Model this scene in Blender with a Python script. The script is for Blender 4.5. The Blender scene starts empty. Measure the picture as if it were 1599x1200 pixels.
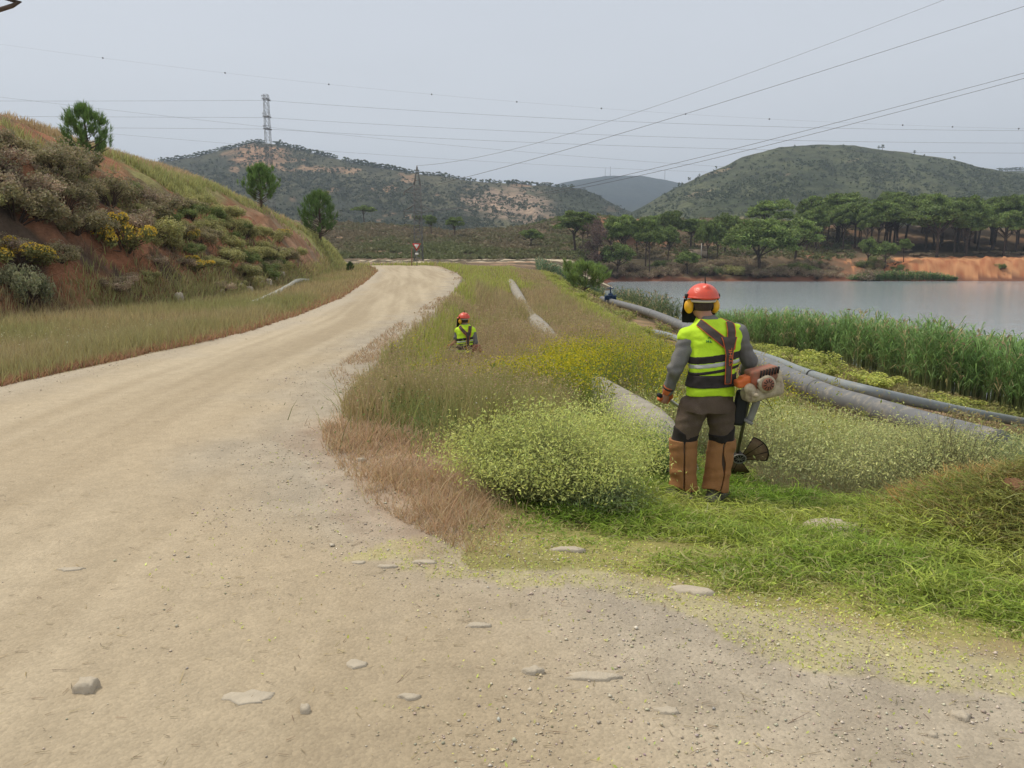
import bpy, math, random
import numpy as np
from mathutils import Vector, Matrix
PI = math.pi
rng = np.random.default_rng(7); random.seed(7)
S = bpy.context.scene
COL = S.collection
# ------------------------------------------------------------------ camera, world, sun, exposure
F, CX, CY, CH = 1208.0, 799.5, 600.0, 1.6
TH = math.atan(200 / F)
cam_d = bpy.data.cameras.new('camera'); cam = bpy.data.objects.new('camera', cam_d); COL.objects.link(cam)
cam.location = (0, 0, CH); cam.rotation_euler = (PI / 2 - TH, 0, 0)
cam_d.sensor_width = 36; cam_d.lens = 36 * F / 1599; cam_d.clip_start = .05; cam_d.clip_end = 12000
S.camera = cam
SUN_EL, SUN_AZ = math.radians(58), math.radians(-60)      # azimuth from +Y towards +X
W = bpy.data.worlds.new('World'); S.world = W; W.use_nodes = True
wn, wl = W.node_tree.nodes, W.node_tree.links
for n in list(wn): wn.remove(n)
wo = wn.new('ShaderNodeOutputWorld'); bg = wn.new('ShaderNodeBackground'); sky = wn.new('ShaderNodeTexSky')
sky.sky_type = 'NISHITA'; sky.sun_disc = False; sky.sun_elevation = SUN_EL; sky.sun_rotation = SUN_AZ
sky.dust_density = 4; sky.air_density = 1.0
mx = wn.new('ShaderNodeMixRGB'); mx.inputs[0].default_value = .86
cr = wn.new('ShaderNodeValToRGB'); tc = wn.new('ShaderNodeTexCoord'); sp = wn.new('ShaderNodeSeparateXYZ')
wl.new(tc.outputs['Generated'], sp.inputs[0]); wl.new(sp.outputs['Z'], cr.inputs[0])
cr.color_ramp.elements[0].position = .0; cr.color_ramp.elements[0].color = (.70, .705, .715, 1)
cr.color_ramp.elements[1].position = 1.0; cr.color_ramp.elements[1].color = (.76, .74, .70, 1)
e = cr.color_ramp.elements.new(.3); e.color = (.605, .63, .67, 1)
e = cr.color_ramp.elements.new(.6); e.color = (.70, .695, .68, 1)
vm = wn.new('ShaderNodeVectorMath'); vm.operation = 'SCALE'; vm.inputs['Scale'].default_value = 10.0
cn = wn.new('ShaderNodeTexNoise'); cm = wn.new('ShaderNodeMapping'); cm.inputs['Scale'].default_value = (1.5, 1.5, 7); cn.inputs['Scale'].default_value = 1.6; cn.inputs['Detail'].default_value = 4; wl.new(tc.outputs['Generated'], cm.inputs[0]); wl.new(cm.outputs[0], cn.inputs['Vector'])
ca = wn.new('ShaderNodeMapRange'); ca.inputs['To Min'].default_value = .95; ca.inputs['To Max'].default_value = 1.05; wl.new(cn.outputs[0], ca.inputs['Value'])
v0 = wn.new('ShaderNodeVectorMath'); v0.operation = 'SCALE'; wl.new(cr.outputs[0], v0.inputs[0]); wl.new(ca.outputs[0], v0.inputs['Scale']); wl.new(v0.outputs[0], vm.inputs[0]); wl.new(sky.outputs[0], mx.inputs[1]); wl.new(vm.outputs[0], mx.inputs[2])
wl.new(mx.outputs[0], bg.inputs[0]); bg.inputs[1].default_value = .1; wl.new(bg.outputs[0], wo.inputs[0])
sl = bpy.data.lights.new('sun', 'SUN'); sl.energy = 2.2; sl.angle = math.radians(10); sl.color = (1, .93, .80)
sun = bpy.data.objects.new('sun', sl); COL.objects.link(sun)
sd = Vector((math.sin(SUN_AZ) * math.cos(SUN_EL), math.cos(SUN_AZ) * math.cos(SUN_EL), math.sin(SUN_EL)))
sun.rotation_euler = sd.to_track_quat('Z', 'Y').to_euler()
S.view_settings.view_transform = 'Standard'; S.view_settings.look = 'None'
S.view_settings.exposure = 0.32; S.view_settings.gamma = 1
# ------------------------------------------------------------------ small helpers
def ray(px, py):
    xc, yc = (px - CX) / F, (CY - py) / F
    return np.array([xc, math.cos(TH) + yc * math.sin(TH), -math.sin(TH) + yc * math.cos(TH)])
def P(px, py, Y):
    d = ray(px, py); t = Y / d[1]
    return np.array([d[0] * t, Y, CH + d[2] * t])
def hsh(ix, iy, seed):
    h = (ix.astype(np.int64) * 374761393 + iy.astype(np.int64) * 668265263 + seed * 974711) & 0xffffffff
    h = ((h ^ (h >> 13)) * 1274126177) & 0xffffffff
    return ((h ^ (h >> 16)) & 0xffff) / 65535.0
def vn(x, y, seed=0):
    x = np.asarray(x, float); y = np.asarray(y, float)
    ix, iy = np.floor(x), np.floor(y); fx, fy = x - ix, y - iy
    fx = fx * fx * (3 - 2 * fx); fy = fy * fy * (3 - 2 * fy)
    a, b = hsh(ix, iy, seed), hsh(ix + 1, iy, seed); c, d = hsh(ix, iy + 1, seed), hsh(ix + 1, iy + 1, seed)
    return (a + (b - a) * fx) * (1 - fy) + (c + (d - c) * fx) * fy
def fbm(x, y, o=4, seed=0):            # about -1..1
    r = 0; a = 1; t = 0
    for i in range(o):
        r = r + a * (vn(x * 2 ** i, y * 2 ** i, seed + i * 17) * 2 - 1); t += a; a *= .5
    return r / t * 1.4
def sst(a, b, x):
    t = np.clip((x - a) / (b - a), 0, 1); return t * t * (3 - 2 * t)
def mixc(a, b, t):
    t = np.asarray(t)[..., None]; return a * (1 - t) + b * t
def C3(*c): return np.array(c, float)
def tag(o, label=None, cat=None, group=None, kind=None):
    if label: o['label'] = label
    if cat: o['category'] = cat
    if group: o['group'] = group
    if kind: o['kind'] = kind
    return o
def empty(name, loc, rz=0, **k):
    o = bpy.data.objects.new(name, None); COL.objects.link(o); o.location = loc; o.rotation_euler[2] = rz
    o.empty_display_size = .1
    return tag(o, **k)
class Geo:
    def __init__(s): s.V = []; s.T = []; s.Q = []; s.C = []; s.n = 0
    def add(s, V, T=None, Q=None, C=None):
        V = np.asarray(V, float).reshape(-1, 3)
        if T is not None and len(T): s.T.append(np.asarray(T, np.int64).reshape(-1, 3) + s.n)
        if Q is not None and len(Q): s.Q.append(np.asarray(Q, np.int64).reshape(-1, 4) + s.n)
        if C is None: C = np.ones((1, 3)) * .5
        C = np.asarray(C, float).reshape(-1, 3)
        if len(C) != len(V): C = np.repeat(C, len(V) // len(C), 0) if len(V) % len(C) == 0 else np.repeat(C[:1], len(V), 0)
        s.V.append(V); s.C.append(C); s.n += len(V); return s
    def mesh(s, name, mat, smooth=False):
        me = bpy.data.meshes.new(name)
        V = np.concatenate(s.V); C = np.concatenate(s.C)
        T = np.concatenate(s.T) if s.T else np.zeros((0, 3), np.int64); Q = np.concatenate(s.Q) if s.Q else np.zeros((0, 4), np.int64)
        me.vertices.add(len(V)); me.vertices.foreach_set('co', V.astype(np.float32).ravel())
        nl = T.size + Q.size; me.loops.add(nl); me.polygons.add(len(T) + len(Q))
        me.loops.foreach_set('vertex_index', np.concatenate([T.ravel(), Q.ravel()]).astype(np.int32))
        ls = np.concatenate([np.arange(len(T)) * 3, T.size + np.arange(len(Q)) * 4]).astype(np.int32)
        me.polygons.foreach_set('loop_start', ls)
        if smooth: me.polygons.foreach_set('use_smooth', np.ones(len(ls), bool))
        me.update(calc_edges=True)
        a = me.attributes.new('Col', 'FLOAT_COLOR', 'POINT')
        a.data.foreach_set('color', np.c_[C, np.ones(len(C))].astype(np.float32).ravel())
        me.materials.append(mat)
        return me
    def obj(s, name, mat, parent=None, smooth=False, loc=None, **k):
        o = bpy.data.objects.new(name, s.mesh(name, mat, smooth)); COL.objects.link(o)
        if parent: o.parent = parent
        if loc is not None: o.location = loc
        return tag(o, **k)
def tube(pts, rad, n=8, cap=True):
    pts = np.asarray(pts, float); m = len(pts); rad = np.ones(m) * rad
    tn = np.gradient(pts, axis=0); tn /= np.linalg.norm(tn, axis=1)[:, None] + 1e-9
    up = np.array([0, 0, 1.]) if abs(tn[0][2]) < .9 else np.array([1., 0, 0])
    V = []; u = np.cross(tn[0], up); u /= np.linalg.norm(u)
    for i in range(m):
        u = u - tn[i] * np.dot(u, tn[i]); u /= np.linalg.norm(u); v = np.cross(tn[i], u)
        a = np.arange(n) * 2 * PI / n
        V.append(pts[i] + rad[i] * (np.cos(a)[:, None] * u + np.sin(a)[:, None] * v))
    V = np.concatenate(V); i = np.arange(m - 1)[:, None] * n; j = np.arange(n)[None]; k = (j + 1) % n
    Q = np.stack([i + j, i + k, i + n + k, i + n + j], -1).reshape(-1, 4); T = []
    if cap:
        V = np.concatenate([V, pts[:1], pts[-1:]]); b = m * n
        for j in range(n):
            T.append((b, (j + 1) % n, j)); T.append((b + 1, (m - 1) * n + j, (m - 1) * n + (j + 1) % n))
    return V, np.array(T, np.int64).reshape(-1, 3), Q
def gtube(g, pts, rad, n=8, col=None, cap=True):
    V, T, Q = tube(pts, rad, n, cap); g.add(V, T, Q, None if col is None else np.repeat(np.asarray(col)[None], len(V), 0)); return g
def gbox(g, c, s, col=None, R=None):
    V = np.array([[x, y, z] for x in (-.5, .5) for y in (-.5, .5) for z in (-.5, .5)]) * np.asarray(s)
    if R is not None: V = V @ np.asarray(R).T
    V = V + np.asarray(c)
    Q = [(0, 1, 3, 2), (4, 6, 7, 5), (0, 4, 5, 1), (2, 3, 7, 6), (0, 2, 6, 4), (1, 5, 7, 3)]
    return g.add(V, None, Q, None if col is None else np.repeat(np.asarray(col)[None], 8, 0))
def smooth_path(pts, n=40):
    pts = np.asarray(pts, float); t = np.linspace(0, len(pts) - 1, n); out = []
    for s in t:
        i = min(int(s), len(pts) - 2); f = s - i
        p0, p1, p2, p3 = pts[max(i - 1, 0)], pts[i], pts[i + 1], pts[min(i + 2, len(pts) - 1)]
        out.append(.5 * (2 * p1 + (p2 - p0) * f + (2 * p0 - 5 * p1 + 4 * p2 - p3) * f * f + (3 * p1 - p0 - 3 * p2 + p3) * f ** 3))
    return np.array(out)
# grass blade: quad + triangle each, colour col (base half) to col2 (tip)
def blades(g, B, H, Wd, lean, col, col2=None, curl=.4, face=None):
    N = len(B); H = np.ones(N) * H; Wd = np.ones(N) * Wd
    a = rng.uniform(0, PI, N) if face is None else face
    w = np.c_[np.cos(a), np.sin(a), np.zeros(N)] * Wd[:, None] * .5
    L = np.c_[lean * H[:, None], np.zeros(N)]; up = np.array([0, 0, 1.])
    mid = B + up * (H * .55)[:, None] + L * curl; tip = B + up * H[:, None] + L
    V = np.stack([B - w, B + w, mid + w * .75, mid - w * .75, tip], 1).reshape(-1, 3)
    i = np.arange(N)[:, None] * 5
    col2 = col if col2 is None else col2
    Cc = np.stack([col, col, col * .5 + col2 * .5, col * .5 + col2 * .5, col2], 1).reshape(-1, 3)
    g.add(V, i + np.array([[3, 2, 4]]), i + np.array([[0, 1, 2, 3]]), Cc)
def leaves(g, Pt, size, col, asp=1.8, nrm=None):
    N = len(Pt); size = np.ones(N) * size
    d = rng.normal(size=(N, 3)); d /= np.linalg.norm(d, axis=1)[:, None]
    if nrm is not None: d = nrm
    e = np.cross(d, rng.normal(size=(N, 3))); e /= np.linalg.norm(e, axis=1)[:, None] + 1e-9
    s = size[:, None] * .5
    V = np.stack([Pt - d * s * asp, Pt + e * s * .6, Pt + d * s * asp, Pt - e * s * .6], 1).reshape(-1, 3)
    g.add(V, None, np.arange(N)[:, None] * 4 + np.array([[0, 1, 2, 3]]), np.repeat(col, 4, 0))
def ribbons(g, B, L_, w, col, rise):
    N = len(B); a = rng.uniform(0, 2 * PI, N); k = rng.normal(0, 1.3, N); p = B.copy(); h = rng.uniform(-.3, 1, N) * rise; Vs = []
    for i in range(4):
        side = np.stack([-np.sin(a), np.cos(a), rng.normal(0, .4, N)], -1) * (w * (.5, .5, .42, .08)[i])[:, None]
        q = p + [0, 0, 1] * (h * math.sin(i / 3 * PI * .8))[:, None]; Vs += [q - side, q + side]; p = p + np.stack([np.cos(a), np.sin(a), np.zeros(N)], -1) * (L_ / 3)[:, None]; a = a + k * .6
    g.add(np.stack(Vs, 1), None, (np.arange(N)[:, None, None] * 8 + np.array([[0, 1, 3, 2], [2, 3, 5, 4], [4, 5, 7, 6]])[None]).reshape(-1, 4), np.repeat(col, 8, 0))
def jit(c, n, a=.15, h=.05):
    c = np.asarray(c, float); return np.clip(c * (1 + rng.normal(0, a, (n, 1))) + rng.normal(0, h, (n, 3)) * c.mean(), .003, 1)
# ------------------------------------------------------------------ materials
def nd(m, t, **k):
    n = m.node_tree.nodes.new(t)
    for a, b in k.items(): setattr(n, a, b)
    return n
def pmat(name, col, rough=.6, var=.15, scale=8, bump=.0, bscale=60, metal=0, dirt=None, dirt_amt=.4, spec=.3, dscale=5):
    m = bpy.data.materials.new(name); m.use_nodes = True; b = m.node_tree.nodes['Principled BSDF']; L = m.node_tree.links
    b.inputs['Roughness'].default_value = rough; b.inputs['Metallic'].default_value = metal
    b.inputs['Specular IOR Level'].default_value = spec
    tcn = nd(m, 'ShaderNodeTexCoord'); nz = nd(m, 'ShaderNodeTexNoise'); nz.inputs['Scale'].default_value = scale; nz.inputs['Detail'].default_value = 5
    L.new(tcn.outputs['Object'], nz.inputs['Vector'])
    r = nd(m, 'ShaderNodeValToRGB'); c = np.array(col)
    r.color_ramp.elements[0].position = .3; r.color_ramp.elements[1].position = .7
    r.color_ramp.elements[0].color = (*np.clip(c * (1 - var), 0, 1), 1); r.color_ramp.elements[1].color = (*np.clip(c * (1 + var), 0, 1), 1)
    L.new(nz.outputs[0], r.inputs[0]); out = r.outputs[0]
    if dirt is not None:
        n2 = nd(m, 'ShaderNodeTexNoise'); n2.inputs['Scale'].default_value = dscale; n2.inputs['Detail'].default_value = 8; n2.inputs['Roughness'].default_value = .7
        L.new(tcn.outputs['Object'], n2.inputs['Vector'])
        r2 = nd(m, 'ShaderNodeValToRGB'); r2.color_ramp.elements[0].position = .62 - dirt_amt * .4; r2.color_ramp.elements[1].position = .72
        r2.color_ramp.elements[0].color = (0, 0, 0, 1); r2.color_ramp.elements[1].color = (1, 1, 1, 1)
        mm = nd(m, 'ShaderNodeMixRGB'); mm.inputs[2].default_value = (*dirt, 1)
        L.new(n2.outputs[0], r2.inputs[0]); L.new(r2.outputs[0], mm.inputs[0]); L.new(out, mm.inputs[1]); out = mm.outputs[0]
    L.new(out, b.inputs['Base Color'])
    if bump:
        n3 = nd(m, 'ShaderNodeTexNoise'); n3.inputs['Scale'].default_value = bscale; n3.inputs['Detail'].default_value = 4
        bp = nd(m, 'ShaderNodeBump'); bp.inputs['Strength'].default_value = bump; bp.inputs['Distance'].default_value = .01
        L.new(tcn.outputs['Object'], n3.inputs['Vector']); L.new(n3.outputs[0], bp.inputs['Height']); L.new(bp.outputs[0], b.inputs['Normal'])
    return m
def leafmat(name, trans=.3, rough=.65, spec=.2):
    m = bpy.data.materials.new(name); m.use_nodes = True; b = m.node_tree.nodes['Principled BSDF']; L = m.node_tree.links
    o = m.node_tree.nodes['Material Output']; a = nd(m, 'ShaderNodeAttribute'); a.attribute_name = 'Col'
    g = nd(m, 'ShaderNodeNewGeometry'); oi = nd(m, 'ShaderNodeObjectInfo')
    hs = nd(m, 'ShaderNodeHueSaturation'); mr = nd(m, 'ShaderNodeMapRange')
    mr.inputs['To Min'].default_value = .82; mr.inputs['To Max'].default_value = 1.18
    L.new(oi.outputs['Random'], mr.inputs['Value']); L.new(mr.outputs[0], hs.inputs['Value']); L.new(a.outputs['Color'], hs.inputs['Color'])
    b.inputs['Roughness'].default_value = rough; b.inputs['Specular IOR Level'].default_value = spec
    L.new(hs.outputs[0], b.inputs['Base Color'])
    t = nd(m, 'ShaderNodeBsdfTranslucent'); L.new(hs.outputs[0], t.inputs[0])
    mi = nd(m, 'ShaderNodeMixShader'); mi.inputs[0].default_value = trans
    L.new(b.outputs[0], mi.inputs[1]); L.new(t.outputs[0], mi.inputs[2]); L.new(mi.outputs[0], o.inputs[0])
    return m
LEAF = leafmat('leaf_and_blade'); 
BARK = pmat('bark', (.085, .06, .045), .9, .35, 12, .6, 40)
def colmat(name, rough=.8, fine=60, coarse=6, amt=.25, bump=.5, bdist=.02, vor=0):
    m = bpy.data.materials.new(name); m.use_nodes = True; b = m.node_tree.nodes['Principled BSDF']; L = m.node_tree.links
    a = nd(m, 'ShaderNodeAttribute'); a.attribute_name = 'Col'; tcn = nd(m, 'ShaderNodeTexCoord')
    b.inputs['Roughness'].default_value = rough; b.inputs['Specular IOR Level'].default_value = .15
    n1 = nd(m, 'ShaderNodeTexNoise'); n1.inputs['Scale'].default_value = fine; n1.inputs['Detail'].default_value = 6; n1.inputs['Roughness'].default_value = .65
    n2 = nd(m, 'ShaderNodeTexNoise'); n2.inputs['Scale'].default_value = coarse; n2.inputs['Detail'].default_value = 5
    for n in (n1, n2): L.new(tcn.outputs['Object'], n.inputs['Vector'])
    ad = nd(m, 'ShaderNodeMath', operation='ADD'); L.new(n1.outputs[0], ad.inputs[0]); L.new(n2.outputs[0], ad.inputs[1])
    mr = nd(m, 'ShaderNodeMapRange'); mr.inputs['From Min'].default_value = .6; mr.inputs['From Max'].default_value = 1.4
    mr.inputs['To Min'].default_value = 1 - amt; mr.inputs['To Max'].default_value = 1 + amt
    L.new(ad.outputs[0], mr.inputs['Value'])
    vs = nd(m, 'ShaderNodeVectorMath', operation='SCALE'); L.new(a.outputs['Color'], vs.inputs[0]); L.new(mr.outputs[0], vs.inputs['Scale'])
    out = vs.outputs[0]; hgt = ad.outputs[0]
    if vor:
        v = nd(m, 'ShaderNodeTexVoronoi'); v.inputs['Scale'].default_value = vor; L.new(tcn.outputs['Object'], v.inputs['Vector'])
        sx = nd(m, 'ShaderNodeSeparateColor'); L.new(v.outputs['Color'], sx.inputs[0])
        m2 = nd(m, 'ShaderNodeMapRange'); m2.inputs['To Min'].default_value = .92; m2.inputs['To Max'].default_value = 1.08
        L.new(sx.outputs[0], m2.inputs['Value'])
        v2 = nd(m, 'ShaderNodeVectorMath', operation='SCALE'); L.new(out, v2.inputs[0]); L.new(m2.outputs[0], v2.inputs['Scale']); out = v2.outputs[0]
        s2 = nd(m, 'ShaderNodeMath', operation='MULTIPLY_ADD'); L.new(v.outputs['Distance'], s2.inputs[0]); s2.inputs[1].default_value = -1.2; L.new(ad.outputs[0], s2.inputs[2]); hgt = s2.outputs[0]
    L.new(out, b.inputs['Base Color'])
    bp = nd(m, 'ShaderNodeBump'); bp.inputs['Strength'].default_value = bump; bp.inputs['Distance'].default_value = bdist
    L.new(hgt, bp.inputs['Height']); L.new(bp.outputs[0], b.inputs['Normal'])
    return m
GROUND = colmat('ground_soil', .9, 90, 9, .13, .45, .008, 70)
BANK = colmat('bank_earth', .95, 12, 2.5, .35, .9, .12)
HILLM = colmat('hill_scrub', .95, .35, .06, .75, 1.0, 3.0)
BLADE = leafmat('blade', .38)
# ------------------------------------------------------------------ terrain height
RE = np.array([(14, 0), (6, 1.0), (3.2, 2.0), (1.95, 2.75), (1.3, 3.15), (.6, 3.6), (-.14, 4.15), (-.85, 5.0), (-1.45, 6.4), (-1.75, 7.6), (-2.0, 10.2), (-2.2, 17.6), (-2.4, 30), (-3.3, 52), (-4.6, 62), (-7.6, 80), (-14, 96), (-30, 110)], float)
def road_r(x, y):                     # signed distance to the right road edge, + to the right
    x = np.asarray(x, float); y = np.asarray(y, float); best = np.full(x.shape, 1e9); sg = np.ones(x.shape)
    for a, b in zip(RE[:-1], RE[1:]):
        d = b - a; t = np.clip(((x - a[0]) * d[0] + (y - a[1]) * d[1]) / (d @ d), 0, 1)
        ex, ey = x - a[0] - t * d[0], y - a[1] - t * d[1]; q = ex * ex + ey * ey
        s = np.sign(-(d[0] * ey - d[1] * ex)); m = q < best
        best = np.where(m, q, best); sg = np.where(m, s, sg)
    return np.sqrt(best) * sg
XL = ([-20, 0, 9.4, 16.5, 21.5, 29.7, 45, 64, 80, 95, 110], [-9, -7.5, -6.3, -5.6, -5.8, -6.5, -8.4, -10.9, -14.5, -19, -27])
XB = ([-20, 10, 21, 28, 43, 60, 77, 95, 120], [-14, -14, -13.6, -11.6, -12, -14, -16.4, -20, -30])
XT = ([-20, 10, 36, 51, 66, 78, 94, 120], [-24, -24, -24, -21.5, -20, -19.5, -22, -34])
ZT = ([-20, 10, 25, 36, 51, 66, 78, 94, 110], [10.4, 10.0, 8.8, 7.85, 6.6, 4.6, 2.9, .7, 0])
ZR = ([0, 30, 45, 60, 75, 95, 110, 130, 165], [0, 0, .1, .33, .6, .45, .3, .5, .8])
ST = [(12, [(-2, 0), (-1.6, -.35), (-1, -1.0), (-.2, -1.0), (.6, -.72), (1.3, -.62), (3.5, -.85), (5, -1.2), (8, -1.5), (11, -2.3), (15, -3.1), (19, -3.6), (24, -4.3), (32, -5.5)]),
      (20, [(-2.2, 0), (-1.8, -.4), (-1.3, -1.2), (-.5, -1.2), (.4, -.9), (1, -.85), (3.5, -.9), (4.8, -1.5), (8, -1.6), (12, -2.6), (15, -3.2), (19, -3.7), (22, -4.3), (30, -5.5)]),
      (35, [(-2.4, 0), (-1.8, -.5), (-1.2, -1.1), (-.3, -1.0), (.4, -.85), (3.5, -.9), (5, -1.5), (8, -1.8), (12, -3), (16, -3.6), (19, -4.3), (28, -5.5)]),
      (60, [(-4.3, .3), (-3, -.1), (-2, -.5), (.2, -.45), (3.3, -.6), (5, -1.5), (8, -1.9), (11, -3.4), (13, -4.3), (20, -5.5)]),
      (85, [(-9, .6), (-5, .35), (0, .1), (4, -.2), (7, -1.8), (11, -3.8), (12.5, -4.3), (20, -5.5)]),
      (105, [(-20, .4), (0, 0), (3, -.8), (6, -2.2), (9, -3.6), (12.5, -4.3), (20, -5.5)]),
      (130, [(-10, .5), (4, .5), (8, -.5), (12, -3), (15.5, -4.3), (22, -5.5)]),
      (165, [(-10, .8), (12, .9), (16, -1), (20, -4.3), (30, -5.5)]),
      (177, [(-60, 2), (-10, 1.1), (14, 1.2), (21, -4.0), (30, -4.9)]),
      (184, [(-60, 3), (0, 2.5), (15, 2), (22, -3.7), (98, -3.8), (200, -3.9)]),
      (190, [(-60, 3.6), (0, 3), (15, 2.3), (24, -2), (90, -2.2), (99, .5), (220, .8)]),
      (205, [(-60, 5), (15, 4), (25, 0), (60, 1), (96, 1.5), (220, 2)]),
      (240, [(-60, 10), (-20, 7.2), (15, 8), (30, 5.5), (220, 6.5)]),
      (265, [(-75, 13), (-60, 12.6), (-45, 12.2), (-20, 8.8), (0, 10.8), (15, 14), (30, 15), (60, 14), (220, 10)]),
      (330, [(-100, 8), (220, 8)]), (600, [(-100, -2), (200, -2)]), (6500, [(-1, -6), (1, -6)])]
NEAR = ([-1, 0, 2.7, 5.5, 8, 11, 15, 22, 30], [0, 0, -.43, -.85, -1.25, -2.0, -3.0, -4.3, -5.5])
def Zg(x, y, detail=True):
    x = np.asarray(x, float); y = np.asarray(y, float); x, y = np.broadcast_arrays(x, y)
    s = road_r(x, y); zr = np.interp(y, *ZR)
    zf = np.interp(x, *np.array(ST[0][1]).T)
    for (ya, A), (yb, B) in zip(ST[:-1], ST[1:]):
        t = np.clip((y - ya) / (yb - ya), 0, 1); zf = np.where(y > ya, np.interp(x, *np.array(A).T) * (1 - t) + np.interp(x, *np.array(B).T) * t, zf)
    zn = np.interp(s, *NEAR); k = sst(7.5, 12, y); zright = zn * (1 - k) + zf * k
    xl, xb, xt, zt = (np.interp(y, *q) for q in (XL, XB, XT, ZT))
    u = (xb - x) / (xb - xt)
    dv = np.clip(xl - x, 0, None); zl = zr - .1 * np.clip(dv, 0, 2.5)
    f = np.interp(u, [0, .1, .33, .6, 1], [0, .16, .52, .79, 1]) * (zt + .25) - np.clip(u - 1, 0, 50) * 1.2
    zl = np.where(u > 0, zl + f, zl)
    n1 = fbm(x * .5, y * .5, 4, 3)
    rock = fbm(y * 1.6 + x * .25, x * .35, 4, 5)
    zl = zl + np.where(u > .02, sst(.02, .2, u) * (n1 * .28 + rock * .42 * (1 - sst(.35, .6, u))), 0) * np.clip(zt / 4, .25, 1)
    zroad = zr + fbm(x * .35, y * .2, 3, 9) * .025 * (y < 140)
    if y.size: zl = np.where(y > 110, np.where(x < xb, zf * sst(110, 150, y), zf), zl)
    z = np.where(s > 0, zright, np.where(x < xl, zl, zroad))
    amp = np.where(s > 0, .04 * sst(0, 1, s), 0) + np.clip((y - 100) / 300, 0, .5) * (z > -3)
    z = z + amp * fbm(x * .7, y * .7, 3, 12) + sst(185, 230, y) * fbm(x * .04, y * .04, 4, 15) * 1.1
    z = z + np.where((y > 182) & (y < 196) & (x > 20), fbm(x * .35, y * .3, 5, 16) * .6, 0)
    if True:                             # heap of cut weeds on the right and shallow scrape
        z = z + .52 * np.exp(-(((x - 3.75) / .95) ** 2 + ((y - 5.35) / .8) ** 2) ** 1.2)
    return z
_ts = np.exp(np.linspace(math.log(1.5), math.log(900), 1400))
def G(px, py):                         # where the ray through a photo pixel meets the ground
    d = ray(px, py); d = d / d[1]; z = CH + d[2] * _ts; g = Zg(d[0] * _ts, _ts); i = np.argmax(z < g)
    if not (z < g).any(): i = len(_ts) - 1
    Y = _ts[i]; return np.array([d[0] * Y, Y, g[i]])
def zat(x, y): return float(Zg(np.array([x]), np.array([y]))[0])
def inpoly(x, y, poly):
    r = np.zeros(x.shape, bool); n = len(poly)
    for i in range(n):
        x1, y1 = poly[i][:2]; x2, y2 = poly[(i + 1) % n][:2]
        c = ((y1 > y) != (y2 > y)) & (x < (x2 - x1) * (y - y1) / (y2 - y1 + 1e-12) + x1); r ^= c
    return r
ZP = {k: [G(*q) for q in v] for k, v in dict(
    red=[(495, 690), (545, 655), (640, 645), (745, 690), (790, 770), (775, 862), (690, 850), (600, 795), (540, 735)],
    mow=[(740, 880), (775, 790), (985, 735), (1060, 715), (1200, 765), (1599, 765), (1900, 800), (1900, 1060), (1599, 1010), (1400, 975), (1100, 925), (900, 885)],
    chip=[(560, 872), (800, 830), (1000, 850), (1599, 940), (1900, 980), (1900, 1140), (1599, 1085), (1300, 1035), (1000, 960), (740, 900)]).items()}
def zmask(k, x, y, w=.25):
    return inpoly(x + fbm(x * 1.7, y * 1.7, 3, 21) * w, y + fbm(x * 1.7, y * 1.7, 3, 22) * w, ZP[k])
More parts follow.
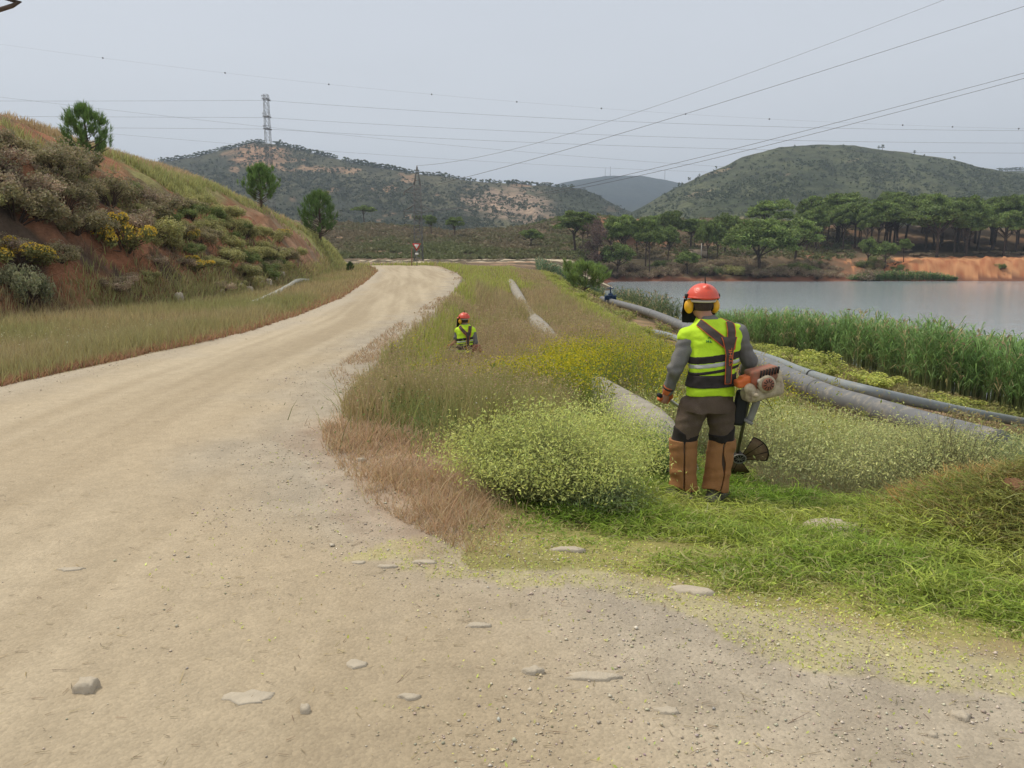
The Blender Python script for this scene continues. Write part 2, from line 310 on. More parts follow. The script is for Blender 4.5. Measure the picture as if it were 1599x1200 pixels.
# ------------------------------------------------------------------ ground grid
az = np.concatenate([np.linspace(-78, -40, 60, endpoint=False), np.linspace(-40, 40, 860), np.linspace(40.4, 78, 60)])
rr = np.exp(np.linspace(math.log(1.2), math.log(9000), 860)); OY = -1.5
A_, R_ = np.meshgrid(np.radians(az), rr); GX = R_ * np.sin(A_); GY = OY + R_ * np.cos(A_); GZ = Zg(GX, GY)
def ground_colour(x, y, z):
    s = road_r(x, y); xl, xb, xt = (np.interp(y, *q) for q in (XL, XB, XT)); u = (xb - x) / (xb - xt)
    n = fbm(x * .8, y * .8, 4, 31); nf = fbm(x * 5, y * 5, 3, 33); big = fbm(x * .15, y * .15, 3, 35)
    cxy = np.interp(y, [0, 8, 20, 50, 80], [-4, -4, -3.9, -6, -10])
    st = fbm((x - cxy) * 1.9, y * .07, 4, 37) * .55 + fbm((x - cxy) * 5.5 + y * .35, y * .11, 3, 38) * .35 + fbm((x - cxy) * 1.0 + y * .15, y * .05, 3, 39) * .4
    road = mixc(C3(.35, .285, .195), C3(.46, .385, .275), np.clip(.5 + st * 1.1, 0, 1)) * (1 + .05 * nf)[..., None]
    road = mixc(road, C3(.43, .345, .235), np.clip(.25 + big * .8 - .02 * y, 0, .7))
    grav = mixc(C3(.30, .26, .205), C3(.40, .35, .275), np.clip(.5 + nf * .6, 0, 1))
    c = mixc(road, grav, np.clip(sst(-1.3, .0, s + n * .55) * .9, 0, 1) * (y < 70))
    c = mixc(c, C3(.40, .35, .28), sst(-.1, -1.0, (x - xl) - .5 + .3 * n) * .0 + sst(.9, .1, (x - xl) + .4 * n) * .6)
    side = mixc(C3(.22, .16, .09), C3(.30, .23, .13), np.clip(.5 + n, 0, 1))
    side = mixc(side, C3(.15, .13, .06), sst(3, 8, y) * .5)
    c = np.where((s > 0)[..., None], mixc(grav, side, sst(.0, .45, s + .25 * n)), c)
    k = zmask('chip', x, y, .2); c = mixc(c, C3(.42, .38, .15), k * .55 * np.clip(.6 + nf * .5, 0, 1))
    k = zmask('mow', x, y); c = mixc(c, mixc(C3(.20, .19, .06), C3(.30, .27, .10), np.clip(.5 + n, 0, 1)), k * .9)
    k = sum(zmask('red', x + .28 * math.cos(t), y + .28 * math.sin(t), .3) * 1. for t in range(6)) / 6; c = mixc(c, mixc(C3(.29, .19, .13), C3(.38, .27, .19), np.clip(.5 + nf, 0, 1)), k * .85)
    left = mixc(C3(.30, .19, .10), C3(.26, .21, .10), np.clip(.5 + n, 0, 1))
    c = np.where((x < xl)[..., None], mixc(c, left, sst(0, .7, xl - x + n * .5)), c)
    # embankment
    nr = fbm(y * .9 + x * .2, x * .25, 4, 41)
    red = mixc(C3(.24, .105, .055), C3(.42, .20, .11), np.clip(.5 + nr * .9, 0, 1))
    red = mixc(red, C3(.12, .085, .06), sst(.1, .5, n))
    tan = mixc(C3(.28, .19, .12), C3(.42, .31, .20), np.clip(.5 + n, 0, 1))
    grn = mixc(C3(.21, .20, .07), C3(.30, .29, .11), np.clip(.5 + n, 0, 1))
    low = mixc(red, C3(.19, .14, .08), sst(.25, .5, u) * sst(-.5, .5, n))
    bk = mixc(low, grn, sst(.42, .6, u + .1 * n) * sst(34, 42, y + 4 * n))
    bk = mixc(bk, tan, sst(.84, .95, u + .07 * n) * .9)
    bk = mixc(bk, tan, sst(44, 52, y + 4 * n) * .45); bk = mixc(bk, tan, sst(52, 56, y + 5 * n) * sst(72, 66, y + 4 * n) * sst(.3, .55, u + .15 * n))
    bk = mixc(bk, grn, sst(66, 70, y + 4 * n + u * 10))
    c = np.where(((u > 0) & (y < 112) & (s < 0))[..., None], mixc(c, bk, sst(0, .06, u + .03 * n)), c)
    # right side: bank to the lake
    rb = mixc(C3(.17, .13, .07), C3(.33, .22, .13), np.clip(.45 + n * .8, 0, 1))
    c = np.where(((s > 0) & (x > 4.2) & (y > 7) & (y < 110))[..., None], rb, c)
    # beyond the bend
    t1 = np.abs(y - (139 + .16 * x + 3 * np.sin(x * .11))) < 2.0; t2 = np.abs(y - (158 + .1 * x + 3 * np.sin(x * .08 + 1))) < 2.2
    far = mixc(C3(.075, .06, .035), C3(.19, .13, .08), np.clip(.35 + n * .35 + fbm(x * .06, y * .06, 4, 45) * .8, 0, 1))
    far = mixc(far, C3(.40, .26, .16), sst(.55, .75, fbm(x * .05, y * .11, 4, 47)) * (x < 20) * .9)
    far = mixc(far, C3(.30, .15, .085), sst(.0, .6, fbm(x * .05, y * .05, 4, 49)) * (x > 20) * .8)
    cliff = mixc(C3(.34, .13, .06), C3(.50, .25, .12), np.clip(.5 + 1.3 * fbm(x * .9, y * 1.1, 5, 50), 0, 1))
    far = mixc(far, cliff, ((x > 88 + 6 * n) & (y < 202)) * 1.)
    far = mixc(far, C3(.17, .075, .045), (z < -3.35) * (y > 150) * 1.)
    k = (t1 | t2) & (x < 22) & (x > -60)
    far = np.where(k[..., None], C3(.50, .42, .30), far)
    c = np.where(((y > 105) & (s > -900))[..., None], mixc(c, far, sst(105, 118, y)), c)
    return np.clip(c, .01, .9), s, u
GC, GS, GU = ground_colour(GX, GY, GZ)
nr_, na_ = GX.shape; idx = np.arange(nr_ * na_).reshape(nr_, na_)
Q = np.stack([idx[:-1, :-1], idx[:-1, 1:], idx[1:, 1:], idx[1:, :-1]], -1).reshape(-1, 4)
fc = lambda A: (A[:-1, :-1] + A[1:, 1:]).ravel() * .5
fs, fu, fy, fx = fc(GS), fc(GU), fc(GY), fc(GX); fxl = fx - np.interp(fy, *XL)
sel_road = (fs < 0) & (fxl > 0) & (fy < 108); sel_bank = (fu > 0) & (fs < 0) & (fy < 112) & ~sel_road
VV = np.stack([GX, GY, GZ], -1).reshape(-1, 3); CC = GC.reshape(-1, 3)
def subset(name, m, mat):
    q = Q[m]; u, inv = np.unique(q, return_inverse=True); g = Geo(); g.add(VV[u], None, inv.reshape(-1, 4)[:, ::-1], CC[u])
    return g.obj(name, mat, smooth=True, kind='structure')
subset('gravel_road', sel_road, GROUND); subset('embankment', sel_bank, BANK); subset('ground', ~sel_road & ~sel_bank, GROUND)
# lake
wm = bpy.data.materials.new('lake_water'); wm.use_nodes = True; b = wm.node_tree.nodes['Principled BSDF']; L = wm.node_tree.links
b.inputs['Base Color'].default_value = (.33, .39, .42, 1); b.inputs['Roughness'].default_value = .12; b.inputs['Specular IOR Level'].default_value = .5
tcn = nd(wm, 'ShaderNodeTexCoord'); mp = nd(wm, 'ShaderNodeMapping'); mp.inputs['Scale'].default_value = (.55, 1.5, 1)
nz = nd(wm, 'ShaderNodeTexNoise'); nz.inputs['Scale'].default_value = 1.1; nz.inputs['Detail'].default_value = 5
bp = nd(wm, 'ShaderNodeBump'); bp.inputs['Strength'].default_value = .5; bp.inputs['Distance'].default_value = .12
L.new(tcn.outputs['Object'], mp.inputs[0]); L.new(mp.outputs[0], nz.inputs['Vector']); L.new(nz.outputs[0], bp.inputs['Height']); L.new(bp.outputs[0], b.inputs['Normal'])
g = Geo(); g.add([(2, -10, -4.2), (420, -10, -4.2), (420, 195, -4.2), (2, 195, -4.2)], None, [(0, 1, 2, 3)]); g.obj('lake_water', wm, kind='structure')
# ------------------------------------------------------------------ hills
HZ = {}
def hill(name, sil, Yf, Yc, base_py, seed, colf, amp=1.0):
    sx, sy = np.array(sil, float).T; px = np.linspace(sx[0], sx[-1], int((sx[-1] - sx[0]) / 2.2)); py = np.interp(px, sx, sy)
    py = py + fbm(px * .03, px * 0, 3, seed) * 1.6
    nf, nb = 110, 14; t = np.linspace(0, 1, nf); T, PX = np.meshgrid(t, px, indexing='ij'); PY = np.broadcast_to(py, T.shape)
    EX = lambda q: (-math.sin(TH) + (CY - q) / F * math.cos(TH)) / (math.cos(TH) + (CY - q) / F * math.sin(TH)); D1 = lambda q: math.cos(TH) + (CY - q) / F * math.sin(TH); el0 = EX(base_py); elc = EX(PY); Y = Yf + (Yc - Yf) * T
    Y = Y * (1 + .03 * np.sin(PX * .01 + seed))
    n = fbm(PX * .012, T * 3 + seed, 5, seed + 1); rg = 1 - np.abs(fbm(PX * .02 + T * 1.2, T * 1.5, 4, seed + 2))
    el = el0 + (elc - el0) * (T ** .85) + (n * .006 + (rg - .7) * .010) * amp * np.sin(PI * T) ** .8 * (elc - el0) / .1
    Z = CH + el * Y; X = (PX - CX) / F * Y / D1(PY)
    tb = np.linspace(0, 1, nb + 1)[1:]; Yb = Y[-1] * (1 + .5 * tb[:, None]); Zb = Z[-1] - (Z[-1] + 40) * tb[:, None] ** 1.5
    Xb = (px - CX) / F * Yb / D1(py)
    X = np.concatenate([X, Xb]); Y2 = np.concatenate([Y, Yb]); Z = np.concatenate([Z, Zb])
    c = colf(X, Y2, Z, np.concatenate([PX, np.broadcast_to(px, (nb, len(px)))]), np.concatenate([CY - (CY - 400) + -(Z[:nf] - CH) / Y * F, np.zeros((nb, len(px)))]))
    a, bb = X.shape; ii = np.arange(a * bb).reshape(a, bb)
    q = np.stack([ii[:-1, :-1], ii[:-1, 1:], ii[1:, 1:], ii[1:, :-1]], -1).reshape(-1, 4)[:, ::-1]
    g = Geo(); g.add(np.stack([X, Y2, Z], -1), None, q, c.reshape(-1, 3)); g.obj(name, HILLM, smooth=True, kind='structure')
    HZ[len(HZ)] = (X[:nf], Y, Z[:nf], px, nf)
def hc_left(X, Y, Z, PX, PY):
    n = fbm(X * .012, Y * .012, 5, 61); m = fbm(X * .05, Y * .05, 3, 62)
    c = mixc(C3(.045, .052, .03), C3(.11, .105, .06), np.clip(.45 + n * .7 + m * .3, 0, 1))
    k = sst(.42, .62, fbm(PX * .022, PY * .07, 4, 63)) * .8; c = mixc(c, C3(.36, .23, .14), k)
    k = sst(28, 12, np.hypot((PX - 405) * .45, (PY - 252) * 1.3) + 8 * m); c = mixc(c, C3(.42, .25, .15), k * .85)
    k = sst(40, 18, np.hypot((PX - 800) * .4, (PY - 322) * 1.5 - (PX - 800) * .12) + 14 * m); c = mixc(c, C3(.42, .30, .22), k * .8)
    return mixc(c, C3(.035, .05, .025), sst(820, 900, PX) * .7)
def hc_right(X, Y, Z, PX, PY):
    n = fbm(X * .012, Y * .012, 5, 71); m = fbm(X * .06, Y * .06, 3, 72)
    c = mixc(C3(.045, .058, .027), C3(.105, .115, .055), np.clip(.5 + n * .6 + m * .35, 0, 1))
    return mixc(c, C3(.33, .25, .15), sst(.5, .7, fbm(PX * .012 - PY * .01, PY * .075 + PX * .02, 4, 73)) * .65)
def hc_far(X, Y, Z, PX, PY): return mixc(C3(.014, .024, .02), C3(.03, .04, .03), np.clip(.5 + fbm(X * .01, Y * .01, 4, 81), 0, 1))
hill('hill', [(-400, 330), (-100, 300), (100, 275), (245, 252), (300, 247), (345, 235), (400, 222), (440, 228), (500, 243), (560, 256), (620, 267), (700, 277), (760, 286), (850, 289), (905, 294), (940, 309), (975, 326), (1040, 350), (1200, 380)], 430, 900, 400, 60, hc_left)
hill('hill', [(780, 395), (900, 370), (980, 335), (1040, 302), (1100, 272), (1160, 246), (1220, 230), (1280, 226), (1350, 230), (1420, 239), (1480, 249), (1530, 262), (1600, 270), (1750, 275), (2000, 300)], 400, 820, 385, 70, hc_right)
hill('hill', [(500, 330), (700, 310), (860, 290), (900, 281), (945, 276), (1000, 276), (1060, 286), (1140, 300), (1300, 310)], 1500, 2500, 360, 80, hc_far, .4)
hill('hill', [(1200, 330), (1450, 280), (1545, 268), (1600, 267), (1800, 262), (2100, 300)], 1100, 1500, 360, 90, hc_right, .4)
# ------------------------------------------------------------------ vegetation: stuff
tq = [G(a, b_) for a, b_ in [(1010, 521), (1024, 524), (1055, 533), (1090, 545), (1130, 549), (1165, 553), (1210, 573), (1250, 590), (1300, 608), (1350, 622), (1400, 633), (1500, 653), (1599, 670), (1750, 698), (1900, 728)]]
def zsoft(k, x, y, sig=.16): return inpoly(x + fbm(x * 1.7, y * 1.7, 3, 21) * .25 + rng.normal(0, sig, x.shape), y + fbm(x * 1.7, y * 1.7, 3, 22) * .25 + rng.normal(0, sig, x.shape), ZP[k])
def tdist(x, y):
    best = np.full(x.shape, 1e9)
    for a, b in zip(tq[:-1], tq[1:]):
        d = b[:2] - a[:2]; t = np.clip(((x - a[0]) * d[0] + (y - a[1]) * d[1]) / (d @ d), 0, 1); best = np.minimum(best, np.hypot(x - a[0] - t * d[0], y - a[1] - t * d[1]))
    return best
def polar(n, r0, r1, a0=-40, a1=40, pw=0.0):
    u = rng.random(n); r = np.exp(math.log(r0) + u * math.log(r1 / r0)); a = np.radians(rng.uniform(a0, a1, n))
    return r * np.sin(a), r * np.cos(a), r
def base(x, y): return np.stack([x, y, Zg(x, y) - .01], -1)
def wind(n, m=.35, bias=(.05, .0)): return rng.normal(0, m, (n, 2)) + np.array(bias)
OL, TAN, PINK, RED = C3(.25, .27, .085), C3(.42, .345, .18), C3(.40, .29, .185), C3(.42, .235, .145)
GRN, LIME, YEL, DGR = C3(.13, .20, .045), C3(.38, .43, .11), C3(.62, .55, .03), C3(.10, .15, .045)
x, y, r = polar(760000, 3.6, 105, -42, 24); s = road_r(x, y)
n1 = fbm(x * .7, y * .45, 4, 101); n2 = fbm(x * .5 + 9, y * .3, 4, 102); n3 = fbm(x * 1.4, y * 1.4, 3, 103)
red, mow = zsoft('red', x, y), zmask('mow', x, y, .15)
field = (s > .0 + .35 * np.abs(n3)) & (x < 4.4 + .3 * n1) & (y < 104) & ~red & ~mow & ((y > 7.4) | ((x < .2 + .4 * n1) & (y > 6.9))) & ~((x > 1.9) & (y < 8.4)) & ~((np.abs(x - 1.3) < .75) & (y > 7.0) & (y < 8.5))
pipe_x = np.interp(y, [7, 8.6, 13.5, 24, 44, 60], [1.42, 1.42, 1.25, .95, .35, 0.05])
seen = sst(12.5, 10.5, y) + sst(20, 22, y) * sst(29, 26, y) + sst(37, 39, y) * sst(52, 49, y); field &= ~((np.abs(x - pipe_x) < .27) & (y > 7.5) & (y < 58) & (rng.random(len(x)) < .4 + .6 * seen))
tallp = np.exp(-((x - pipe_x + .35) / .5) ** 2) * (1 - np.clip(seen, 0, 1)) * (y > 11)
nearp = np.exp(-((x - pipe_x + .25) / .5) ** 2) * np.clip(seen + .15, 0, 1)
# red-brown low grass
def sub(m): return x[m], y[m], r[m]
X, Y, R = sub(red & (s > -.15) & (rng.random(len(x)) < .6 + .6 * n3)); n = len(X); g = Geo()
H = rng.uniform(.02, .085, n) * (1 + 1.6 * (rng.random(n) < .06)) * (1 + .5 * fbm(X * 2, Y * 2, 2, 5))
blades(g, base(X, Y), H, .0012 * R, wind(n, .6), np.where(rng.random((n, 1)) < .25, jit(C3(.58, .50, .31), n, .2), jit(C3(.52, .345, .20), n, .25)), jit(C3(.66, .49, .31), n, .2))
verge = (x < np.interp(y, *XL) - .15 * np.abs(n3)) & (x > np.interp(y, *XB) - .8) & (y < 84)
lip = sst(1.6, .1, np.interp(y, *XL) - x + .6 * n1)
m = verge & (rng.random(len(x)) < lip * .9); X, Y, R = sub(m); n = len(X)
blades(g, base(X, Y), rng.uniform(.05, .16, n), .0013 * R, wind(n, .5), jit(RED, n, .2), jit(C3(.46, .29, .16), n, .2))
edge = (s > -.5) & (s < .35 + .5 * n3) & (y > 5.4) & ~red & (rng.random(len(x)) < .5 * sst(-.1, .5, n1 + .4 * n3)); X, Y, R = sub(edge); n = len(X)
blades(g, base(X, Y), rng.uniform(.03, .10, n), .0010 * R, wind(n, .7), jit(C3(.50, .36, .24), n, .25), jit(C3(.58, .44, .28), n, .25))
g.obj('short_dry_grass', BLADE, kind='stuff')
# tall wild grass
hfac = np.interp(s, [0, .5, 1.1, 2.2, 3, 9], [.35, .6, 1.0, .95, .55, .5]) * (1 - .55 * nearp) * (1 + .55 * tallp) * (1 + .25 * n3) * np.interp(y, [5, 8, 20, 60], [.6, .95, 1, .7])
green = np.clip(.5 + n1 * .9 + sst(12, 8, y) * .35 * (x > -1.2) - sst(13, 20, y) * .45, 0, 1)
limes = ((np.abs(y - 19 + 2 * n2) < 6 + 4 * n3) & (s < 1.1 + .6 * n1) & (s > .15)) | ((y > 48) & (x < 1.2 - .02 * (y - 50) + n1)) | ((y > 30) & (s < .9))
rightside = x > 3.1 + .4 * n1
m = field & (rng.random(len(x)) < np.where(limes, .5, .8)); X, Y, R = sub(m); n = len(X); gk = green[m][:, None]; lm = (limes | rightside)[m][:, None]
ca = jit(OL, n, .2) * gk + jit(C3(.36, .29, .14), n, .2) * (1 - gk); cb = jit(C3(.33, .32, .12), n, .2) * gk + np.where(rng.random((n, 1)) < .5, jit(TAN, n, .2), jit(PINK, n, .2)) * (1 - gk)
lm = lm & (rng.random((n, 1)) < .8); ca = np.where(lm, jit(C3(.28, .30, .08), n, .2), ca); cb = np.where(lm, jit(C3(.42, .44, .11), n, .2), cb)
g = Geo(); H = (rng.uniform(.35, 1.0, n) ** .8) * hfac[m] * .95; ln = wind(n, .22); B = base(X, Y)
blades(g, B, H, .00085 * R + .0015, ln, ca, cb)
k = (R < 30) & (rng.random(n) < .42) & ~lm[:, 0]; T = B[k] + np.c_[ln[k] * H[k][:, None], H[k]]; nk = k.sum()
for q in range(2):
    leaves(g, T + rng.normal(0, .014, (nk, 3)) * np.array([1, 1, 1.5]) - [0, 0, .02], .007 + .0013 * R[k], jit(np.where(rng.random((nk, 1)) < .5, PINK, TAN), nk, .15), 1.6)
g.obj('wild_grass', BLADE, kind='stuff')
# yellow mustard flowers and small white flowers
g = Geo()
dens = np.exp(-((x - 1.3) / 1.3) ** 2 - ((y - 12.2) / 2.4) ** 2) + .9 * np.exp(-((x - .2) / .8) ** 2 - ((y - 10.2) / 1.1) ** 2) + .25 * np.exp(-((x - 3) / 1.2) ** 2 - ((y - 14.5) / 3) ** 2)
m = field & (rng.random(len(x)) < np.clip(dens * (.55 + 1.6 * n3), 0, 1) * .42); X, Y, R = sub(m); n = len(X); H = rng.uniform(.55, .95, n); B = base(X, Y); ln = wind(n, .18)
blades(g, B, H, .0008 * R + .001, ln, jit(C3(.2, .26, .06), n), jit(C3(.3, .36, .07), n))
T = B + np.c_[ln * H[:, None], H]
for q in range(5):
    leaves(g, T + rng.normal(0, .045, (n, 3)) - [0, 0, .03], rng.uniform(.018, .034, n), jit(YEL, n, .2), 1.0)
for q in range(4):
    f = rng.random(n)[:, None]; leaves(g, B + (T - B) * f + rng.normal(0, .04, (n, 3)), rng.uniform(.02, .04, n), jit(C3(.24, .31, .07), n, .2), 1.6)
m = field & (rng.random(len(x)) < .03 * np.exp(-((x + .35) / .7) ** 2 - ((y - 8.6) / 1.2) ** 2)); X, Y, R = sub(m); n = len(X); B = base(X, Y); B[:, 2] += rng.uniform(.25, .55, n)
leaves(g, B, .022, jit(C3(.7, .7, .62), n, .1), 1)
m = verge & (x < -7) & (y < 19) & (rng.random(len(x)) < .05 * np.exp(-((x + 8.7) / 2.) ** 2 - ((y - 14.5) / 2.5) ** 2)); X, Y, R = sub(m); n = len(X); B = base(X, Y); B[:, 2] += rng.uniform(.2, .42, n)
leaves(g, B, .035, jit(C3(.75, .72, .5), n, .1), 1)
g.obj('wild_flowers', BLADE, kind='stuff')
# dark green weeds between the red grass and the flowers
g = Geo(); X = rng.normal(-.25, .55, 1900); Y = rng.normal(7.9, .6, 1900); B = base(X, Y); n = len(X); H = rng.uniform(.12, .5, n)
blades(g, B, H, .008, wind(n, .5), jit(C3(.20, .24, .08), n, .3), jit(C3(.30, .34, .12), n, .3))
leaves(g, B + np.c_[rng.normal(0, .05, (n, 2)), H * rng.random(n)], .024, jit(C3(.17, .23, .08), n, .3))
g.obj('low_green_weeds', BLADE, kind='stuff')
# left verge grass
m = verge & (rng.random(len(x)) < .85 * (1 - lip * .8)); X, Y, R = sub(m); n = len(X); g = Geo()
gk = np.clip(.45 + fbm(X * .35, Y * .35, 4, 111) + .5 * sst(12, 20, -X), 0, 1)[:, None]
blades(g, base(X, Y), rng.uniform(.15, .5, n) * (1 - .4 * lip[m]), .00085 * R + .002, wind(n, .25), jit(C3(.27, .25, .10), n, .2) * gk + jit(C3(.38, .29, .15), n, .2) * (1 - gk), jit(C3(.35, .35, .15), n, .2) * gk + jit(C3(.44, .37, .20), n, .2) * (1 - gk))
g.obj('verge_grass', BLADE, kind='stuff')
# grass on the embankment
x2, y2, r2 = polar(560000, 18, 110, -42, -6); u = (np.interp(y2, *XB) - x2) / (np.interp(y2, *XB) - np.interp(y2, *XT)); nn = fbm(x2 * .3, y2 * .3, 4, 121)
gr = sst(.42, .6, u + .12 * nn) * sst(33, 42, y2 + 5 * nn) * sst(1.0, .86, u + .08 * nn) * (1 - .85 * sst(52, 57, y2 + 5 * nn) * sst(73, 68, y2 + 3 * nn) * sst(.3, .55, u + .15 * nn)) + sst(66, 70, y2 + 4 * nn)
gr = np.clip(gr, 0, 1) * .8 + .16 * sst(.0, .3, nn) + .25 * sst(.15, .0, u) * (y2 > 24); m = (u > 0) & (u < 1.12) & (rng.random(len(u)) < gr) & (road_r(x2, y2) < 0)
X, Y, R = x2[m], y2[m], r2[m]; n = len(X); g = Geo(); dry = (rng.random(n) < sst(.56, .74, u[m] + .1 * nn[m]) * (Y < 68))[:, None]
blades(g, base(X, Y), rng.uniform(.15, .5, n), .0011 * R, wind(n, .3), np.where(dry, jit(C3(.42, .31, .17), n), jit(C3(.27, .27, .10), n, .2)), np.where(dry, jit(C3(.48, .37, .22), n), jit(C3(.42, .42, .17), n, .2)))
x3, y3, r3 = polar(200000, 20, 100, -42, -6); u3 = (np.interp(y3, *XB) - x3) / (np.interp(y3, *XB) - np.interp(y3, *XT))
m = (u3 > .86) & (u3 < 1.15) & (rng.random(len(u3)) < .5); X, Y, R = x3[m], y3[m], r3[m]; n = len(X)
blades(g, base(X, Y), rng.uniform(.06, .28, n), .001 * R, wind(n, .5), jit(C3(.36, .25, .15), n, .2), jit(C3(.46, .34, .21), n, .2))
m = (u3 > -.02) & (u3 < .8) & (y3 < 55) & (rng.random(len(u3)) < .3 * sst(-.5, .4, fbm(x3 * .5, y3 * .5, 3, 77)) * (x3 > -14.5) + .2 * (x3 > -13)); X, Y, R = x3[m], y3[m], r3[m]; n = len(X)
blades(g, base(X, Y), rng.uniform(.08, .4, n), .0011 * R, wind(n, .9), jit(C3(.20, .14, .085), n, .3), jit(C3(.30, .22, .13), n, .3))
g.obj('embankment_grass', BLADE, kind='stuff')
# freshly cut grass lying in swathes, and the chips thrown on the gravel
g = Geo()
xs = rng.uniform(-.6, 9, 330000); ys = rng.uniform(2.4, 8.2, 330000); mk = zmask('mow', xs, ys, .2) & (rng.random(len(xs)) < 1.5 / (1 + .05 * ys ** 2)); xs, ys = xs[mk], ys[mk]
sw = fbm(xs * 1.1, ys * 1.6, 4, 131); sd_ = road_r(xs, ys); cov = sst(.0, 1.1, sd_ + .7 * sw); mk = rng.random(len(xs)) < .12 + .88 * cov * sst(-.75, .05, sw + .35); xs, ys, sw, cov = xs[mk], ys[mk], sw[mk], cov[mk]; n = len(xs)
H = rng.uniform(.012, .075, n) * (.4 + .9 * cov * np.clip(1 + sw, .3, 1.6)); ln = rng.normal(0, 1, (n, 2)); ln *= (rng.uniform(.04, .13, n) / np.linalg.norm(ln, axis=1) / H)[:, None]
k = np.clip(.5 + fbm(xs * .9, ys * .9, 3, 132) * 1.1, 0, 1)[:, None]; far_r = sst(2.7, 3.6, xs)[:, None]; H_foot = np.hypot((xs - 1.53) / .42, (ys - 5.95) / .3) < 1
c = jit(C3(.22, .35, .045), n, .4) * k + jit(C3(.42, .48, .10), n, .4) * (1 - k); c = np.where(rng.random((n, 1)) < .10 + .4 * (1 - cov[:, None]), jit(C3(.50, .48, .20), n, .15), c)
c = c * (1 - far_r * .7) + jit(C3(.25, .24, .09), n, .3) * far_r * .7
B = base(xs, ys); B[:, 2] += (rng.uniform(0, .06, n) * (1 + sw) + .11 * np.clip(fbm(xs * 4.5, ys * 4.5, 3, 135) + .1, 0, 1) * rng.random(n) ** .4) * cov
cov = np.where(H_foot, cov * .15, cov); B[:, 2] = np.where(H_foot, Zg(xs, ys), B[:, 2]); kp = ~H_foot | (rng.random(n) < .35); B, c, cov, xs, ys = B[kp], c[kp], cov[kp], xs[kp], ys[kp]; n = len(xs)
ribbons(g, B, rng.uniform(.05, .24, n) * (.5 + .6 * cov), rng.uniform(.0025, .0075, n), c, .06 * cov + .008)
k = rng.random(n) < .3; leaves(g, B[k] + [0, 0, .03], rng.uniform(.01, .022, k.sum()), c[k] * 1.1)
g.obj('cut_grass', BLADE, kind='stuff')
g = Geo(); xs = rng.uniform(-2.2, 7, 190000); ys = rng.uniform(2, 7, 190000); sd_ = road_r(xs, ys); q = fbm(xs * 2, ys * 2, 3, 141)
mk = rng.random(len(xs)) < np.where(zmask('chip', xs, ys, .2), .45 + .4 * q, 0) + .02 * (sd_ < 0) * (xs > -2) * (sd_ > -1.6); xs, ys = xs[mk], ys[mk]; n = len(xs)
leaves(g, base(xs, ys) + [0, 0, .016], rng.uniform(.006, .017, n), jit(np.where(rng.random((n, 1)) < .65, C3(.55, .60, .17), C3(.60, .55, .30)), n, .15), 1.3)
g.obj('grass_chips', BLADE, kind='stuff')
# loose gravel and straw on the road
def stones(g, B, size, col):
    n = len(B); o = np.array([[1, 0, 0], [-1, 0, 0], [0, 1, 0], [0, -1, 0], [0, 0, .6], [0, 0, -.6]], float)
    V = (o[None] * rng.uniform(.55, 1.2, (n, 6, 1)) + rng.normal(0, .15, (n, 6, 3))) * size[:, None, None] * .5; a = rng.uniform(0, 6.3, n); c_, s_ = np.cos(a)[:, None], np.sin(a)[:, None]
    V = np.stack([V[..., 0] * c_ - V[..., 1] * s_, V[..., 0] * s_ + V[..., 1] * c_, V[..., 2]], -1) + B[:, None]
    Tt = np.array([(0, 2, 4), (2, 1, 4), (1, 3, 4), (3, 0, 4), (2, 0, 5), (1, 2, 5), (3, 1, 5), (0, 3, 5)])
    g.add(V, (np.arange(n)[:, None, None] * 6 + Tt[None]).reshape(-1, 3), None, np.repeat(col, 6, 0))
g = Geo(); xs, ys, r_ = polar(90000, 1.9, 26, -38, 38); sd_ = road_r(xs, ys); q = fbm(xs * 1.3, ys * 1.3, 3, 151)
edge_l = xs - np.interp(ys, *XL)
pr = np.where(sd_ < .4, 0.004 + .5 * sst(-1.5, -.1, sd_ + .8 * q), 0) + .5 * sst(1, 0, edge_l) * (edge_l > -.3); mk = (rng.random(len(xs)) < pr) & (sd_ < .6) & (edge_l > -.3) & (ys > 1.7); xs, ys, r_ = xs[mk], ys[mk], r_[mk]; n = len(xs)
sz = rng.uniform(.003, .009, n) * (1 + rng.exponential(.35, n)) * (1 + r_ * .06)
stones(g, base(xs, ys) + np.c_[np.zeros((n, 2)), sz * .2 + .01], sz, jit(np.where(rng.random((n, 1)) < .5, C3(.46, .40, .31), C3(.58, .51, .40)), n, .15))
g.obj('loose_gravel', colmat('gravel_stone', .85, 200, 30, .2, .3, .002), kind='stuff')
g = Geo(); xs, ys, r_ = polar(1500, 1.9, 14, -38, 38); mk = (road_r(xs, ys) < .3) & (xs > np.interp(ys, *XL)); xs, ys, r_ = xs[mk], ys[mk], r_[mk]; n = len(xs)
a = rng.normal(.2, 1.0, n); ln_ = rng.uniform(.006, .028, n) * (1 + (rng.random(n) < .06) * 1.5); d = np.c_[np.cos(a), np.sin(a) * .8, rng.uniform(0, .15, n)] * ln_[:, None]; e_ = np.c_[-np.sin(a), np.cos(a), np.zeros(n)] * (.0007 + .0003 * r_)[:, None]; B = base(xs, ys) + [0, 0, .016]
g.add(np.stack([B - d - e_, B + d - e_ * .4, B + d + e_ * .6, B - d + e_], 1), None, np.arange(n)[:, None] * 4 + np.arange(4)[None], np.repeat(jit(np.where(rng.random((n, 1)) < .6, C3(.20, .155, .10), C3(.38, .31, .17)), n, .25), 4, 0))
g.obj('straw_litter', BLADE, kind='stuff')
